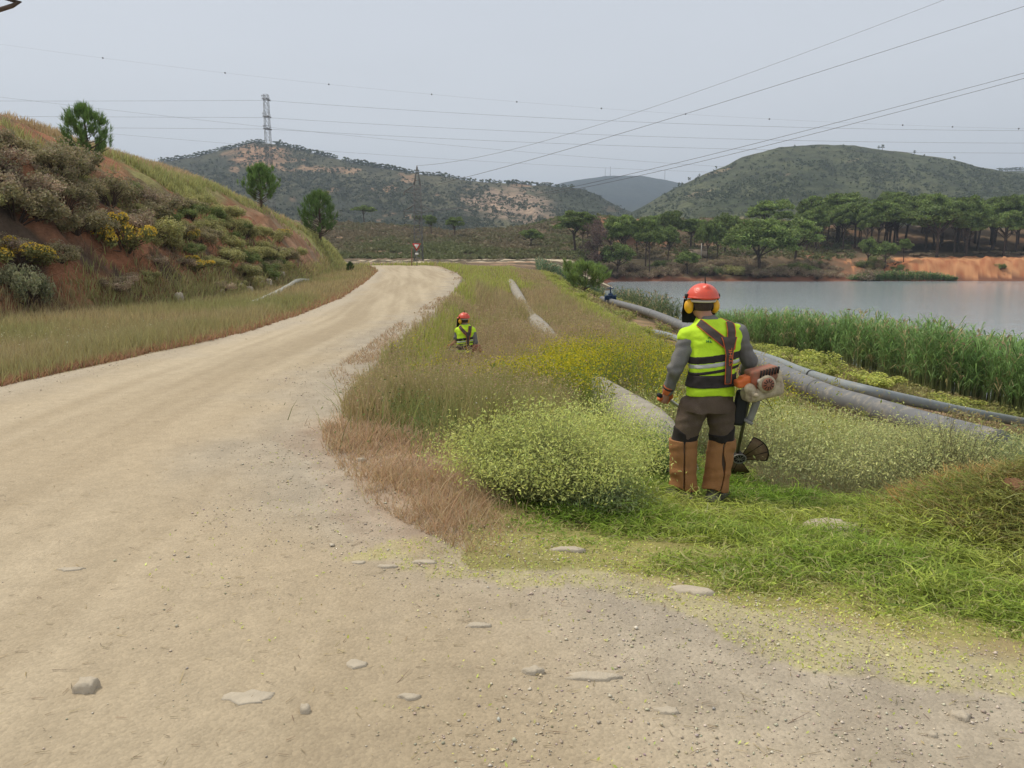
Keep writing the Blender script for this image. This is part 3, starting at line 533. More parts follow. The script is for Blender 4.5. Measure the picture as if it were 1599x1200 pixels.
# feathery plants
def feather(g, B, H, spread, nl, ls, clo, chi, sw, start=.25, leafc=None, jitr=.035, stemc=C3(.25, .24, .13)):
    n = len(B); H = np.ones(n) * H; T = np.c_[spread * H[:, None], H]
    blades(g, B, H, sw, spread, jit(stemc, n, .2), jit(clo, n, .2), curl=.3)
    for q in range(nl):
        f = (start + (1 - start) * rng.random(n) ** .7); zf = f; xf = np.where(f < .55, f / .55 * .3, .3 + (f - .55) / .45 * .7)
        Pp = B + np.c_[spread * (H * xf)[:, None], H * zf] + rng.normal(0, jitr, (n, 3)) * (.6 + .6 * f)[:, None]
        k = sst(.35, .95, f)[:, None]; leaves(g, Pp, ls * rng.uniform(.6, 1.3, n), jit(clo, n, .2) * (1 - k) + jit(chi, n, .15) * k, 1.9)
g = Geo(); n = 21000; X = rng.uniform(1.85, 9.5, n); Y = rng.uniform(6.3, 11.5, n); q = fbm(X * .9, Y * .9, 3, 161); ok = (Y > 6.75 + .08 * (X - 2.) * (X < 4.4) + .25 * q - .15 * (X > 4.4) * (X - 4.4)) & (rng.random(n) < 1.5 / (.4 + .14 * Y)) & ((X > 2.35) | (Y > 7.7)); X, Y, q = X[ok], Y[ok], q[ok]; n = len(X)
far_r = sst(5.0, 6.8, X)[:, None]; B = base(X, Y); cen = np.stack([np.sin(X * 2.2 + 1), np.sin(Y * 2.6)], -1) * .16
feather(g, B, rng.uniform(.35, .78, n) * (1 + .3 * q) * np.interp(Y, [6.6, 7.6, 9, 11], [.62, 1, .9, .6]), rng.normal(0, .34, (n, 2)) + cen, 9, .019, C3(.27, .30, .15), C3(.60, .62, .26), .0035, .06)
g.obj('yellow_green_weeds', BLADE, kind='stuff')
def feather_bush(loc, R, H, n, seed, name='feathery_bush', cl=C3(.30, .33, .14), ch=C3(.74, .80, .25), label='', nl=13, ls=.0145, sw=.004, group=None, zfun=True):
    global rng; rng = np.random.default_rng(seed); g = Geo()
    a = rng.uniform(0, 2 * PI, n); rr_ = np.sqrt(rng.random(n)); bx = np.cos(a) * rr_ * R * .5; by = np.sin(a) * rr_ * R * .5
    B = np.c_[bx, by, Zg(loc[0] + bx, loc[1] + by) - zat(*loc[:2]) - .02]; h = H * np.sqrt(np.clip(1.05 - rr_ ** 2 * .75, .1, 1)) * rng.uniform(.6, 1.12, n) * (1 + .28 * fbm(bx * 5 + seed, by * 5, 3, seed))
    sp_ = np.c_[np.cos(a), np.sin(a)] * (rr_ * R * .62 / h)[:, None] + rng.normal(0, .22, (n, 2))
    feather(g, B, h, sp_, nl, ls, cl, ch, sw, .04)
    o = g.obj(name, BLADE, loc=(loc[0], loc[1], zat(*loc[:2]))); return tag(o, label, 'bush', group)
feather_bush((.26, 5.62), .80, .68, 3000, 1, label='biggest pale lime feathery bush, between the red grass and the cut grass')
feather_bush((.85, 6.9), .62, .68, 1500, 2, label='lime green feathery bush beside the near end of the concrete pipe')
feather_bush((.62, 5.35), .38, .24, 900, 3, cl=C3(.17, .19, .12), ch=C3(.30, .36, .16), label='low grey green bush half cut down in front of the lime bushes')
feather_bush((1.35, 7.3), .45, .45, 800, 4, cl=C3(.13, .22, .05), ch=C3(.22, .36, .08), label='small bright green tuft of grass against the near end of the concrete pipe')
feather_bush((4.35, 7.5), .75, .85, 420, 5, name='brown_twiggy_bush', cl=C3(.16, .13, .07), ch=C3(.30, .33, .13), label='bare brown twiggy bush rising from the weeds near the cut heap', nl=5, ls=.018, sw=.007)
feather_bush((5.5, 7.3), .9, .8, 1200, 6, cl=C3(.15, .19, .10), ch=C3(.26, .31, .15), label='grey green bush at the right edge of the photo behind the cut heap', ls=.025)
rng = np.random.default_rng(99)
# heap of cut weeds on the right with rusty brown lumps
g = Geo(); n = 15000; a = rng.uniform(0, 2 * PI, n); q = np.sqrt(rng.random(n)); X = 3.85 + np.cos(a) * q * 1.15; Y = 5.3 + np.sin(a) * q * .95; B = base(X, Y); B[:, 2] += rng.uniform(0, .07, n); H = rng.uniform(.02, .1, n)
ln = rng.normal(0, 1, (n, 2)); ln *= (rng.uniform(.08, .22, n) / np.linalg.norm(ln, axis=1) / H)[:, None]; c = np.where(rng.random((n, 1)) < .6, jit(C3(.42, .33, .13), n, .3), jit(C3(.26, .29, .09), n, .3)); c = np.where((rng.random(n) < .6 * sst(5.0, 6.0, Y))[:, None], jit(C3(.52, .30, .11), n, .2), c)
B[:, 2] -= zat(3.85, 5.3); B[:, 0] -= 3.85; B[:, 1] -= 5.3
blades(g, B, H, .007, ln, c, c, curl=.6)
g.obj('heap_of_cut_weeds', BLADE, loc=(3.85, 5.3, zat(3.85, 5.3)), label='brown and olive heap of cut weeds piled at the right edge of the mown strip', category='heap') if False else tag(g.obj('heap_of_cut_weeds', BLADE, loc=(3.85, 5.3, zat(3.85, 5.3))), 'brown and olive heap of cut weeds piled at the right edge of the mown strip', 'heap')
# reeds
def reeds(g, B, H, col, nl=6, ll=.5, w=.03):
    n = len(B); ln = rng.normal(0, .06, (n, 2)) + [.03, 0]
    dd = (rng.random(n) < .10)[:, None]; H = H * np.where(rng.random(n) < .15, rng.uniform(.7, 1.15, n), 1); blades(g, B, H, w * .6, ln, jit(C3(.20, .22, .09), n), np.where(dd, C3(.42, .34, .20), jit(col, n)))
    kk = rng.random(n) < .14; leaves(g, (B + np.c_[ln * H[:, None], H])[kk] + [0, 0, .02], w * 3.5, jit(C3(.33, .25, .16), int(kk.sum())), 1.8)
    for q in range(nl):
        f = rng.uniform(.25, .98, n); a = rng.uniform(0, 2 * PI, n); p = B + np.c_[ln * (H * f ** 1.5)[:, None], H * f]; L_ = ll * rng.uniform(.6, 1.3, n); d = np.c_[np.cos(a), np.sin(a)] * L_[:, None]
        mid = p + np.c_[d * .45, L_ * .5]; tip = p + np.c_[d, L_ * rng.uniform(.2, .75, n)]; wv = np.c_[-np.sin(a), np.cos(a), np.zeros(n)] * w * .5
        c = np.where(dd, jit(C3(.42, .35, .19), n), jit(col, n, .3)); g.add(np.stack([p - wv * .5, p + wv * .5, mid + wv, mid - wv, tip], 1), np.arange(n)[:, None] * 5 + np.array([[3, 2, 4]]), np.arange(n)[:, None] * 5 + np.array([[0, 1, 2, 3]]), np.repeat(c, 5, 0))
XS = ([12, 20, 35, 60, 100, 130, 165], [23.6, 21.6, 18.8, 12.7, 12.2, 15.2, 19.8])
g = Geo(); n = 9500; Y = rng.uniform(17, 56, n); x0 = np.interp(Y, [17, 30, 56], [15.2, 14.7, 13.5]) + fbm(Y * .5, Y * 0, 3, 171) * .7; X = x0 + rng.random(n) ** 1.25 * 8; ok = X < np.interp(Y, *XS) + 1.2; X, Y = X[ok], Y[ok]; n = len(X)
B = np.c_[X, Y, np.maximum(Zg(X, Y), -4.5)]; reeds(g, B, rng.uniform(1.85, 2.6, n) * (1 + .1 * fbm(X * .4, Y * .4, 3, 172)) * np.interp(Y, [20, 40, 56], [1.03, .92, .7]), C3(.17, .28, .09), 8, .55, .036)
g.obj('reed_bed', BLADE, kind='stuff')
g = Geo(); n = 900; Y = rng.uniform(54, 84, n); X = np.interp(Y, [54, 84], [10.4, 10.8]) + rng.random(n) * 1.8; B = base(X, Y); reeds(g, B, rng.uniform(1.2, 2.3, n), C3(.10, .14, .06), 5, .4, .05)
n = 2600; Y = rng.uniform(92, 118, n); X = rng.uniform(3.5, 11, n); B = base(X, Y); reeds(g, B, rng.uniform(1.2, 1.9, n), C3(.12, .19, .10), 5, .45, .07)
n = 1300; X = rng.uniform(79, 104, n); Y = rng.uniform(181.5, 185.5, n); B = np.c_[X, Y, np.full(n, -4.1)]; reeds(g, B, rng.uniform(1.2, 2.3, n) * np.sqrt(np.clip(1.02 - ((X - 91.5) / 12.5) ** 2, .05, 1)), C3(.15, .23, .08), 5, .6, .14)
g.obj('distant_reeds', BLADE, kind='stuff')
# low plants along the pipes
g = Geo(); n = 26000; Y = np.exp(rng.uniform(math.log(9), math.log(100), n)); X = rng.uniform(4.3, 15.5, n) ; q = fbm(X * .7, Y * .35, 4, 181); ok = (q > .0 - .4 * (X > 12) - .3 * (X < 5.2)) & (np.abs(X - np.interp(Y, [10.5, 12.3, 15.5, 21, 34, 52], [6.6, 6.45, 6.15, 6.6, 7.05, 6.5])) > .4) & (tdist(X, Y + .5) > .55) & (tdist(X, Y) > .3); X, Y, q = X[ok], Y[ok], q[ok]; n = len(X); B = base(X, Y)
k = np.clip(.5 + 1.2 * fbm(X * .3, Y * .3, 3, 182), 0, 1)[:, None]
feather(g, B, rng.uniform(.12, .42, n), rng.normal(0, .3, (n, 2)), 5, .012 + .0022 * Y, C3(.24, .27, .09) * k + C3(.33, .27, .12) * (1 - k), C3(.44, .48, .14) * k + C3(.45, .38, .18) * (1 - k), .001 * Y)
g.obj('bank_weeds', BLADE, kind='stuff')
# ------------------------------------------------------------------ shrubs and trees (things)
def lobes(g, cs, rs, npl, ls, col, squash=.75, up=.0, var=.2):
    for c, r_ in zip(cs, rs):
        n = int(npl * (r_ / np.mean(rs)) ** 1.5); d = rng.normal(size=(n, 3)); d /= np.linalg.norm(d, axis=1)[:, None]; d[:, 2] = np.where(d[:, 2] < -.35, -d[:, 2], d[:, 2]) if up else d[:, 2]
        Pp = c + d * r_ * (rng.random(n) ** (.42 if up else .6))[:, None] * (1 + rng.normal(0, .1, (n, 1))) * np.array([1, 1, squash]); cc = np.asarray(col) * (1 + rng.normal(0, var * .8))
        leaves(g, Pp, ls * rng.uniform(.6, 1.4, n), jit(cc, n, var), 1.6)
def shrub_mesh(name, col, col2=None, f2=0, seed=0, n=2600, ls=.066, twig=C3(.10, .07, .05)):
    global rng; rng = np.random.default_rng(seed); g = Geo(); k = 13
    a = rng.uniform(0, 6.3, k); q = np.sqrt(rng.random(k)) * .85; cs = np.c_[np.cos(a) * q, np.sin(a) * q, .2 + rng.uniform(0, .68, k) * (1 - q * .5)]; rs = rng.uniform(.15, .36, k)
    for i in range(22):
        c = cs[i % k] + rng.normal(0, .12, 3); gtube(g, [(0, 0, -.15), c * .55 * [.7, .7, 1], c], [.025, .016, .006], 4, twig, False)
    lobes(g, cs, rs, n // k, ls, col, .9)
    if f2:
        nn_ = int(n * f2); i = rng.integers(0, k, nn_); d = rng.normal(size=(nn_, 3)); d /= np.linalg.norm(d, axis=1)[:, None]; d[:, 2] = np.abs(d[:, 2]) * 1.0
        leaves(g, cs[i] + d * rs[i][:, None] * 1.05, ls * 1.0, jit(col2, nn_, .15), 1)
    me = g.mesh(name, LEAF); return me
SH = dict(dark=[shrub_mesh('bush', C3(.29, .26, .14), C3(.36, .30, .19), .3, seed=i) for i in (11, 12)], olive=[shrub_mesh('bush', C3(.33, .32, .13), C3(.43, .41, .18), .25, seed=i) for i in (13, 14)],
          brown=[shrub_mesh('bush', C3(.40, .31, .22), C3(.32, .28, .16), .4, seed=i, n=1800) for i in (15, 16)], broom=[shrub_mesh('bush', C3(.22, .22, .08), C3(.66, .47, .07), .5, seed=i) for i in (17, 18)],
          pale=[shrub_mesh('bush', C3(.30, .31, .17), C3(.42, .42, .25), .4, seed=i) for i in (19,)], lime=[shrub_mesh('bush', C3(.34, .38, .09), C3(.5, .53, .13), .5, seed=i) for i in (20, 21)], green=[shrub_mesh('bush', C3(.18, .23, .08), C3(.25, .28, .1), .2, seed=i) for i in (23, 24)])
GL = dict(green=('fresh green bush among the scrub of the embankment', 'green bushes on the embankment'), dark=('dark green rockrose bush in the dense scrub covering the embankment', 'dark bushes on the embankment'), olive=('olive green bush growing on the grassy part of the embankment', 'olive bushes on the embankment'),
          brown=('half dry brown bush hanging on the red rock of the embankment', 'brown bushes on the embankment'), lime=('low yellow green bush along the grassy edge above the grey pipes', 'yellow green bushes above the pipes'))
rng = np.random.default_rng(5)
def put_shrub(kind, x_, y_, w, h, label=None, group=None, name='bush', rz=None):
    me = SH[kind][rng.integers(len(SH[kind]))]; o = bpy.data.objects.new(name, me); COL.objects.link(o)
    o.location = (x_, y_, zat(x_, y_) - .08 * h); o.scale = (w, w, h); o.rotation_euler[2] = rng.uniform(0, 6.3) if rz is None else rz
    if label is None: label, group = GL[kind]
    return tag(o, label, 'bush', group)
def scatter(poly, n, kinds, w, h, ymax=120, mind=.8, **k):
    pl = np.array(poly, float); got = []; t = 0
    while len(got) < n and t < n * 25:
        t += 1; px, py = rng.uniform(pl[:, 0].min(), pl[:, 0].max()), rng.uniform(pl[:, 1].min(), pl[:, 1].max())
        if not inpoly(np.array([px]), np.array([py]), pl)[0]: continue
        q = G(px, py)
        if q[1] > ymax or any((q[0] - a) ** 2 + (q[1] - b) ** 2 < mind ** 2 for a, b in got): continue
        got.append((q[0], q[1])); s_ = rng.uniform(.75, 1.3); put_shrub(kinds[rng.integers(len(kinds))], q[0], q[1], w * s_, h * s_ * rng.uniform(.8, 1.2), **k)
scatter([(-60, 232), (20, 236), (95, 270), (170, 296), (240, 320), (240, 380), (150, 372), (60, 362), (-60, 355)], 66, ['dark', 'olive', 'dark', 'brown', 'green'], 1.0, .85, mind=.7, ymax=41)
scatter([(-60, 375), (130, 390), (320, 420), (400, 450), (330, 462), (200, 470), (100, 440), (-60, 440)], 11, ['brown', 'dark', 'olive'], .65, .5, mind=.9)
scatter([(230, 315), (310, 330), (400, 365), (450, 395), (455, 425), (400, 445), (330, 425), (250, 390)], 60, ['green', 'olive', 'olive', 'dark'], .75, .62, mind=.75)
scatter([(300, 320), (420, 365), (470, 400), (400, 420), (320, 370)], 14, ['olive'], .8, .6, mind=1.)
for (px, py, w, h, lb) in [(196, 392, 1.15, 1.5, 'large bush covered in yellow flowers half way up the red embankment'), (20, 418, 1.1, .9, 'yellow flowering bush at the left edge of the photo on the red rock'), (292, 378, .6, .6, 'small yellow flowering bush among dark bushes high on the embankment'), (305, 425, .9, .7, 'yellow flowering bush low on the embankment above the white stones'), (437, 373, .7, .5, 'small yellow flowering bush below the middle young pine'), (250, 355, .5, .5, 'tiny yellow flowering bush beside the grassy slope')]:
    q = G(px, py); put_shrub('broom', q[0], q[1], w, h, lb, None, 'flowering_bush')
for (px, py, w, h, lb) in [(45, 478, .7, 1.3, 'pale grey green bush at the foot of the red rock near the left edge'), (18, 455, .5, .8, 'pale green bush above the foot of the red rock at the left edge')]:
    q = G(px, py); put_shrub('pale', q[0], q[1], w, h, lb, None)
for i in range(46):
    Y = 15 + 62 * rng.random() ** .8; X = 3.85 + rng.normal(0, .35) + .3 * (Y > 25); s_ = rng.uniform(.55, 1.0); put_shrub('lime', X, Y, s_ * .8, s_ * .5)
for (X, Y, w, h, lb) in [(9.2, 24.5, 1.3, .8, 'round yellow green bush in front of the reeds behind the near worker'), (10.6, 23, 1.2, .6, 'flat yellow green bush between the thin pipe and the reeds'), (12.6, 22, 1.2, .5, 'low ochre green bush at the edge of the reed bed'), (8.0, 20.5, .8, .45, 'small yellow green bush between the two grey pipes'), (10.9, 32, 1.2, .7, 'yellow green bush beyond the thin pipe, left of the round one')]:
    put_shrub('lime', X, Y, w, h, lb, None)
# pines
def pine_parts(kind, seed, nl=44, npl=115, ls=.04, low=False):
    """unit pine: height 1, crown diameter 1 -> (trunk mesh, crown mesh)"""
    global rng; rng = np.random.default_rng(seed); t = Geo(); c = Geo()
    cz, ch = (.42, .55) if low else dict(flat=(.80, .17), round=(.62, .48), tall=(.62, .38), full=(.50, .48))[kind]; k = nl
    a = rng.uniform(0, 6.3, k); q = np.sqrt(rng.random(k)); dome = np.sqrt(1 - (q * .88) ** 2)
    cs = np.c_[np.cos(a) * q * .40, np.sin(a) * q * .40, cz + ch * (dome * .85 - .28) + rng.normal(0, .03, k) - ch * .45 * (rng.random(k) < (.15 if kind == 'flat' else .38)) * dome]
    rs = rng.uniform(.075, .14, k)
    col = C3(.108, .145, .042) * rng.uniform(.9, 1.15)
    col = col * (.7 if low else 1.45)
    lobes(c, cs, rs, npl, ls, col, .55 if kind != 'full' else .8, up=.5, var=.22)
    if not low:
        bend = rng.normal(0, .04, 2); top = cz - ch * .15
        gtube(t, smooth_path([(0, 0, -.03), (bend[0] * .4, bend[1] * .4, top * .5), (bend[0], bend[1], top)], 7), np.linspace(.026, .015, 7), 6, C3(.1, .07, .05))
        for i in range(9):
            e_ = cs[rng.integers(k)]; b0 = np.array([bend[0] * .7, bend[1] * .7, top * rng.uniform(.62, .95)]); gtube(t, [b0, b0 * .45 + e_ * .55 - [0, 0, .02], e_], [.011, .008, .004], 5, C3(.1, .07, .05), False)
    else: gtube(t, [(0, 0, -.1), (0, 0, cz + .1)], [.07, .05], 4, C3(.1, .07, .05))
    return t.mesh('trunk', BARK, True), c.mesh('crown', LEAF)
PN = dict(flat=[pine_parts('flat', 31), pine_parts('flat', 32)], round=[pine_parts('round', i) for i in (33, 34, 35)], tall=[pine_parts('tall', i) for i in (36, 37)], full=[pine_parts('full', i, 60, 80) for i in (38,)],
          tiny=[pine_parts('full', i, 16, 26, .10, True) for i in (39, 40, 41)], big=[pine_parts('full', 42, 110, 110, .028)])
def pine(kind, x_, y_, h, w, label, group=None, name='umbrella_pine'):
    tm, cm = PN[kind][rng.integers(len(PN[kind]))]; r_ = empty(name, (x_, y_, zat(x_, y_)), rng.uniform(0, 6.3), label=label, cat='tree', group=group)
    r_.scale = (w, w, h)
    for nm, me in (('trunk', tm), ('crown', cm)):
        o = bpy.data.objects.new(nm, me); COL.objects.link(o); o.parent = r_
    return r_
rng = np.random.default_rng(77)
def pine_px(kind, px, top, wpx, Y, label, group=None, name='umbrella_pine', h=None):
    p = P(px, top, Y); z = zat(p[0], Y); H = max(p[2] - z, 2.0); return pine(kind, p[0], Y, H, wpx * Y / F, label, group, name)
for a in [('flat', 568, 322, 40, 262, 'lone flat topped umbrella pine on the heath hill left of the lattice pylon'), ('flat', 655, 336, 26, 250, 'umbrella pine on the heath hill partly behind the small lattice pylon'), ('round', 673, 334, 22, 240, 'small round crowned pine just right of the small lattice pylon'),
          ('round', 710, 338, 36, 225, 'umbrella pine leaning on a bare trunk, rightmost of the row beside the pylon'), ('full', 829, 354, 42, 205, 'dark round pine low on the heath slope, left of the lakeside pines'),
          ('round', 900, 328, 78, 190, 'wide umbrella pine at the left end of the far lake shore'), ('round', 968, 334, 66, 194, 'dense umbrella pine just right of the dead brown tree'), ('round', 1010, 338, 50, 196, 'umbrella pine rising behind the slender lakeside pines'),
          ('full', 965, 372, 62, 184.5, 'full low pine close to the far shore right of the dead tree'), ('flat', 1016, 360, 50, 184, 'slender pine with a thin forked trunk on the far shore'), ('round', 1048, 326, 48, 222, 'pine on the slope left of the big spreading pine'), ('round', 1080, 340, 60, 228, 'broad pine on the slope, left behind the big spreading pine'),
          ('big', 1192, 330, 132, 187, 'the biggest, bright green spreading pine on the far shore'), ('full', 1245, 332, 90, 197, 'dark dense pine right behind the biggest spreading pine'), ('full', 1135, 325, 60, 215, 'dark pine behind the left side of the biggest pine'), ('round', 1205, 311, 84, 236, 'tall pine crown above the biggest spreading pine'), ('full', 1075, 388, 46, 188, 'low dense pine on the shore left of the biggest pine'),
          ('full', 1385, 372, 44, 191, 'small bushy pine in front of the forest, left of the orange bank'), ('round', 1414, 372, 26, 192, 'smallest bushy pine beside the left end of the orange bank'), ('full', 1358, 365, 34, 193, 'thin grey green pine left of the small bushy pine'),
          ('round', 1312, 300, 92, 238, 'highest crown of the forest left of the gap in the pines'), ('round', 1275, 304, 62, 244, 'pine crown left of the highest crown of the forest'), ('round', 1340, 312, 80, 222, 'wide pine in front of the highest crown'), ('round', 1392, 317, 74, 217, 'pine filling the gap right of the highest crown'), ('round', 1470, 318, 88, 204, 'foreground pine with a thick trunk at the left part of the orange bank'), ('round', 1515, 328, 56, 203, 'foreground pine with a straight trunk above the orange bank'), ('round', 1574, 326, 66, 204, 'foreground pine near the right edge of the photo above the orange bank')]:
    pine_px(*a)
for i in range(74):
    px = rng.uniform(1370, 1680); Y = rng.uniform(207, 262); pine_px(('round', 'round', 'tall')[rng.integers(3)], px, rng.uniform(303, 322) + (Y - 205) * -.12, rng.uniform(46, 74), Y, 'umbrella pine among the crowded trunks of the forest above the orange bank', 'pines of the forest above the orange bank')
for i in range(22):
    px = rng.uniform(1255, 1375); Y = rng.uniform(212, 262); pine_px('round', px, rng.uniform(310, 330) , rng.uniform(34, 56), Y, 'umbrella pine on the slope between the biggest pine and the forest', 'pines on the slope beside the biggest pine')
for i in range(24):
    px = rng.uniform(885, 1130); Y = rng.uniform(200, 262); pine_px(('round', 'full')[rng.integers(2)], px, rng.uniform(334, 352), rng.uniform(26, 46), Y, 'smaller pine in the wood on the slope behind the left part of the far shore', 'pines behind the left far shore')
SHL = [('grey brown bush at the foot of the pines on the far lake shore', 'bushes along the far shore'), ('green bush at the foot of the pines on the far lake shore', 'green bushes along the far shore')]
for i in range(74):
    px = rng.uniform(885, 1400); Y = rng.uniform(184, 198); X = (px - CX) / F * Y * .99; w = rng.uniform(1.5, 3.6)
    if px > 1290 and rng.random() < .4: continue
    q = rng.integers(2); put_shrub(['brown', 'green', 'olive', 'brown'][rng.integers(4)] if q else 'brown', X, Y, w, w * .8, *(SHL[q]))
for i in range(16):
    px = rng.uniform(1400, 1640); Y = rng.uniform(200, 212); X = (px - CX) / F * Y; w = rng.uniform(1., 2.4); put_shrub('brown', X, Y, w, w * .5, 'dry brown undergrowth bush between the pine trunks above the orange bank', 'undergrowth above the orange bank')
put_shrub('green', 117.0, 187.5, 1.8, 1.4, 'green bush alone against the orange bank near the right edge', None)
put_shrub('green', 93, 187.5, 2.4, 2.0, 'dark bush standing behind the far reeds at the left end of the orange bank', None)
# dead brown tree
rng = np.random.default_rng(123); tX, tY = (930 - CX) / F * 183, 183.; r_ = empty('dead_tree', (tX, tY, zat(tX, tY)), label='dead brown leafless tree standing among the green pines on the far shore', cat='tree'); t = Geo(); c = Geo()
gtube(t, [(0, 0, -.3), (.2, 0, 4), (.1, 0, 9)], [.25, .16, .05], 6, C3(.1, .08, .06))
for i in range(60):
    z0 = rng.uniform(1.5, 8.5); a = rng.uniform(0, 6.3); L_ = rng.uniform(1.5, 4.2) * (1.15 - z0 / 11); gtube(t, [(.1, 0, z0), (math.cos(a) * L_ * .5, math.sin(a) * L_ * .5, z0 + L_ * .3), (math.cos(a) * L_, math.sin(a) * L_, z0 + L_ * .75)], [.06, .04, .015], 4, C3(.1, .08, .06), False)
k = 40; a = rng.uniform(0, 6.3, k); zz = rng.uniform(2, 11.5, k); q = rng.random(k) * 4.2 * np.sqrt(np.clip(1.05 - (zz - 5) ** 2 / 48, .05, 1)); lobes(c, np.c_[np.cos(a) * q, np.sin(a) * q, zz], rng.uniform(.8, 1.5, k), 90, .3, C3(.19, .13, .11), 1.0)
t.obj('trunk', BARK, r_, True); c.obj('bare_twigs', LEAF, r_)
# young pines with upright tufts
def young_pine(x_, y_, h, w, seed, label, narrow=.0, bushy=False, col=C3(.085, .14, .042)):
    global rng; rng = np.random.default_rng(seed); r_ = empty('young_pine', (x_, y_, zat(x_, y_) - .05), label=label, cat='tree'); t = Geo(); c = Geo(); bk_ = C3(.11, .08, .06)
    gtube(t, [(0, 0, -.2), (.02 * h, 0, h * .5), (0, 0, h * .96)], [.035 * h, .022 * h, .006 * h], 8, bk_)
    z0 = .05 if bushy else .13; nb = 64
    for i in range(nb):
        f = z0 + (1 - z0) * (i + rng.random()) / nb; prof = (math.sin(PI * min((f - z0) / (1 - z0) * .78 + .22, 1)) ** .75) * .5 * w; a = i * 2.4 + rng.normal(0, .3); Lr = prof * rng.uniform(.55, 1.05)
        p0 = np.array([0, 0, f * h * .92]); p1 = p0 + np.array([math.cos(a) * Lr, math.sin(a) * Lr, Lr * rng.uniform(.25, .6) + .03 * h]); pm = (p0 + p1) / 2 - [0, 0, .06 * Lr]
        gtube(t, [p0, pm, p1], [.011 * h * (1.2 - f), .007 * h * (1.2 - f), .003 * h], 4, bk_, False)
        nt = 5
        for s_ in np.linspace(.35, 1, nt):
            q = (1 - s_) * pm + s_ * p1 if s_ < .9 else p1; q = q + rng.normal(0, .03 * w, 3); n = 26; d = rng.normal(0, .38, (n, 3)); d[:, 2] = np.abs(d[:, 2]) + .75; d[:, :2] += np.array([math.cos(a), math.sin(a)]) * .35; d /= np.linalg.norm(d, axis=1)[:, None]
            ln_ = (.085 * w + .04) * rng.uniform(.7, 1.2, n); b = q + d * rng.uniform(0, .055 * w, n)[:, None] + [0, 0, 1] * rng.uniform(0, .085 * h, n)[:, None]; e_ = np.cross(d, rng.normal(size=(n, 3))); e_ /= np.linalg.norm(e_, axis=1)[:, None]; e_ *= .0045 * w + .003
            c.add(np.stack([b - e_, b + e_, b + d * ln_[:, None]], 1), np.arange(n)[:, None] * 3 + np.arange(3)[None], None, np.repeat(jit(col * rng.uniform(.8, 1.3), n, .2), 3, 0))
    t.obj('trunk', BARK, r_, True); c.obj('crown', LEAF, r_); return r_
for i, (px, bpy_, top, wpx, lb) in enumerate([(138, 268, 180, 74, 'young pine highest up the embankment, its feet in the dark bushes'), (408, 326, 266, 58, 'round young pine in the middle of the embankment ridge'), (499, 357, 286, 60, 'cone shaped young pine lowest on the embankment ridge')]):
    q = G(px, bpy_) if i != 2 else np.array([P(px, bpy_, 68)[0], 68, 0]); sc_ = q[1] / F; young_pine(q[0], q[1], (bpy_ - top) * sc_ * 1.02, wpx * sc_, 200 + i, lb, bushy=(i == 0), col=C3(.13, .21, .06))
pp = P(913, 452, 66); young_pine(pp[0], 66, (P(0, 417, 66)[2] - zat(pp[0], 66)), 4.2, 210, 'bushy green young pine by the lake shore near the blue valve', bushy=True, col=C3(.2, .28, .08))
q = G(547, 428); young_pine(q[0], q[1], .95, .6, 211, 'tiny pine sapling on the yellow green slope near the road bend', bushy=True)
q = G(205, 246); young_pine(q[0], q[1], .6, .35, 212, 'tiny sapling on the bare crest right of the highest young pine', bushy=True)
# crest pines, one by one
rng = np.random.default_rng(55); X_, Y_, Z_, px_, nf_ = HZ[0]
cp = [252, 262, 270, 277, 283, 291, 299, 306, 313, 318, 326, 334, 342, 349, 356, 362, 369, 375, 381, 388, 395, 402, 409, 431, 437, 446, 452, 460, 466, 472, 478, 485, 493, 500, 508, 514, 523, 540, 546, 552, 557, 563, 570, 577, 584, 590, 597, 604, 611, 619, 627, 632, 641, 650, 660, 668, 676, 684, 694, 702, 708, 716, 724, 733, 741, 752, 763, 772, 781, 792, 800, 806, 815, 822, 829, 838, 846, 853, 860, 870, 881, 892]
for px in cp:
    X, Y, Z = (np.interp(px, px_, A[-1]) for A in (X_, Y_, Z_)); px = px + rng.normal(0, 1.5); h = rng.uniform(7.5, 12) * (1 if 430 < px < 640 else .8); r_ = pine('tiny', X, Y, h, h * rng.uniform(.9, 1.3), 'tiny silhouetted pine in the row along the crest of the left hill', 'pines along the crest of the left hill'); r_.location.z = Z - .36 * h
X_, Y_, Z_, px_, nf_ = HZ[3]
for px in (1560, 1566, 1573, 1579, 1587, 1594):
    X, Y, Z = (np.interp(px, px_, A[-1]) for A in (X_, Y_, Z_)); r_ = pine('tiny', X, Y, 11, 11, 'tiny pine on the skyline at the right edge of the photo', 'pines on the far right skyline'); r_.location.z = Z - 3
X_, Y_, Z_, px_, nf_ = HZ[1]
for px, h in ((1092, 4), (1118, 5), (1378, 7), (1372, 5), (1428, 5), (1076, 6), (1060, 5), (1490, 5)):
    X, Y, Z = (np.interp(px, px_, A[-1]) for A in (X_, Y_, Z_)); r_ = pine('tiny', X, Y, h, h * .6, 'tiny lone tree on the skyline of the bare right hill', 'lone trees on the right hill', 'small_tree'); r_.location.z = Z - .4
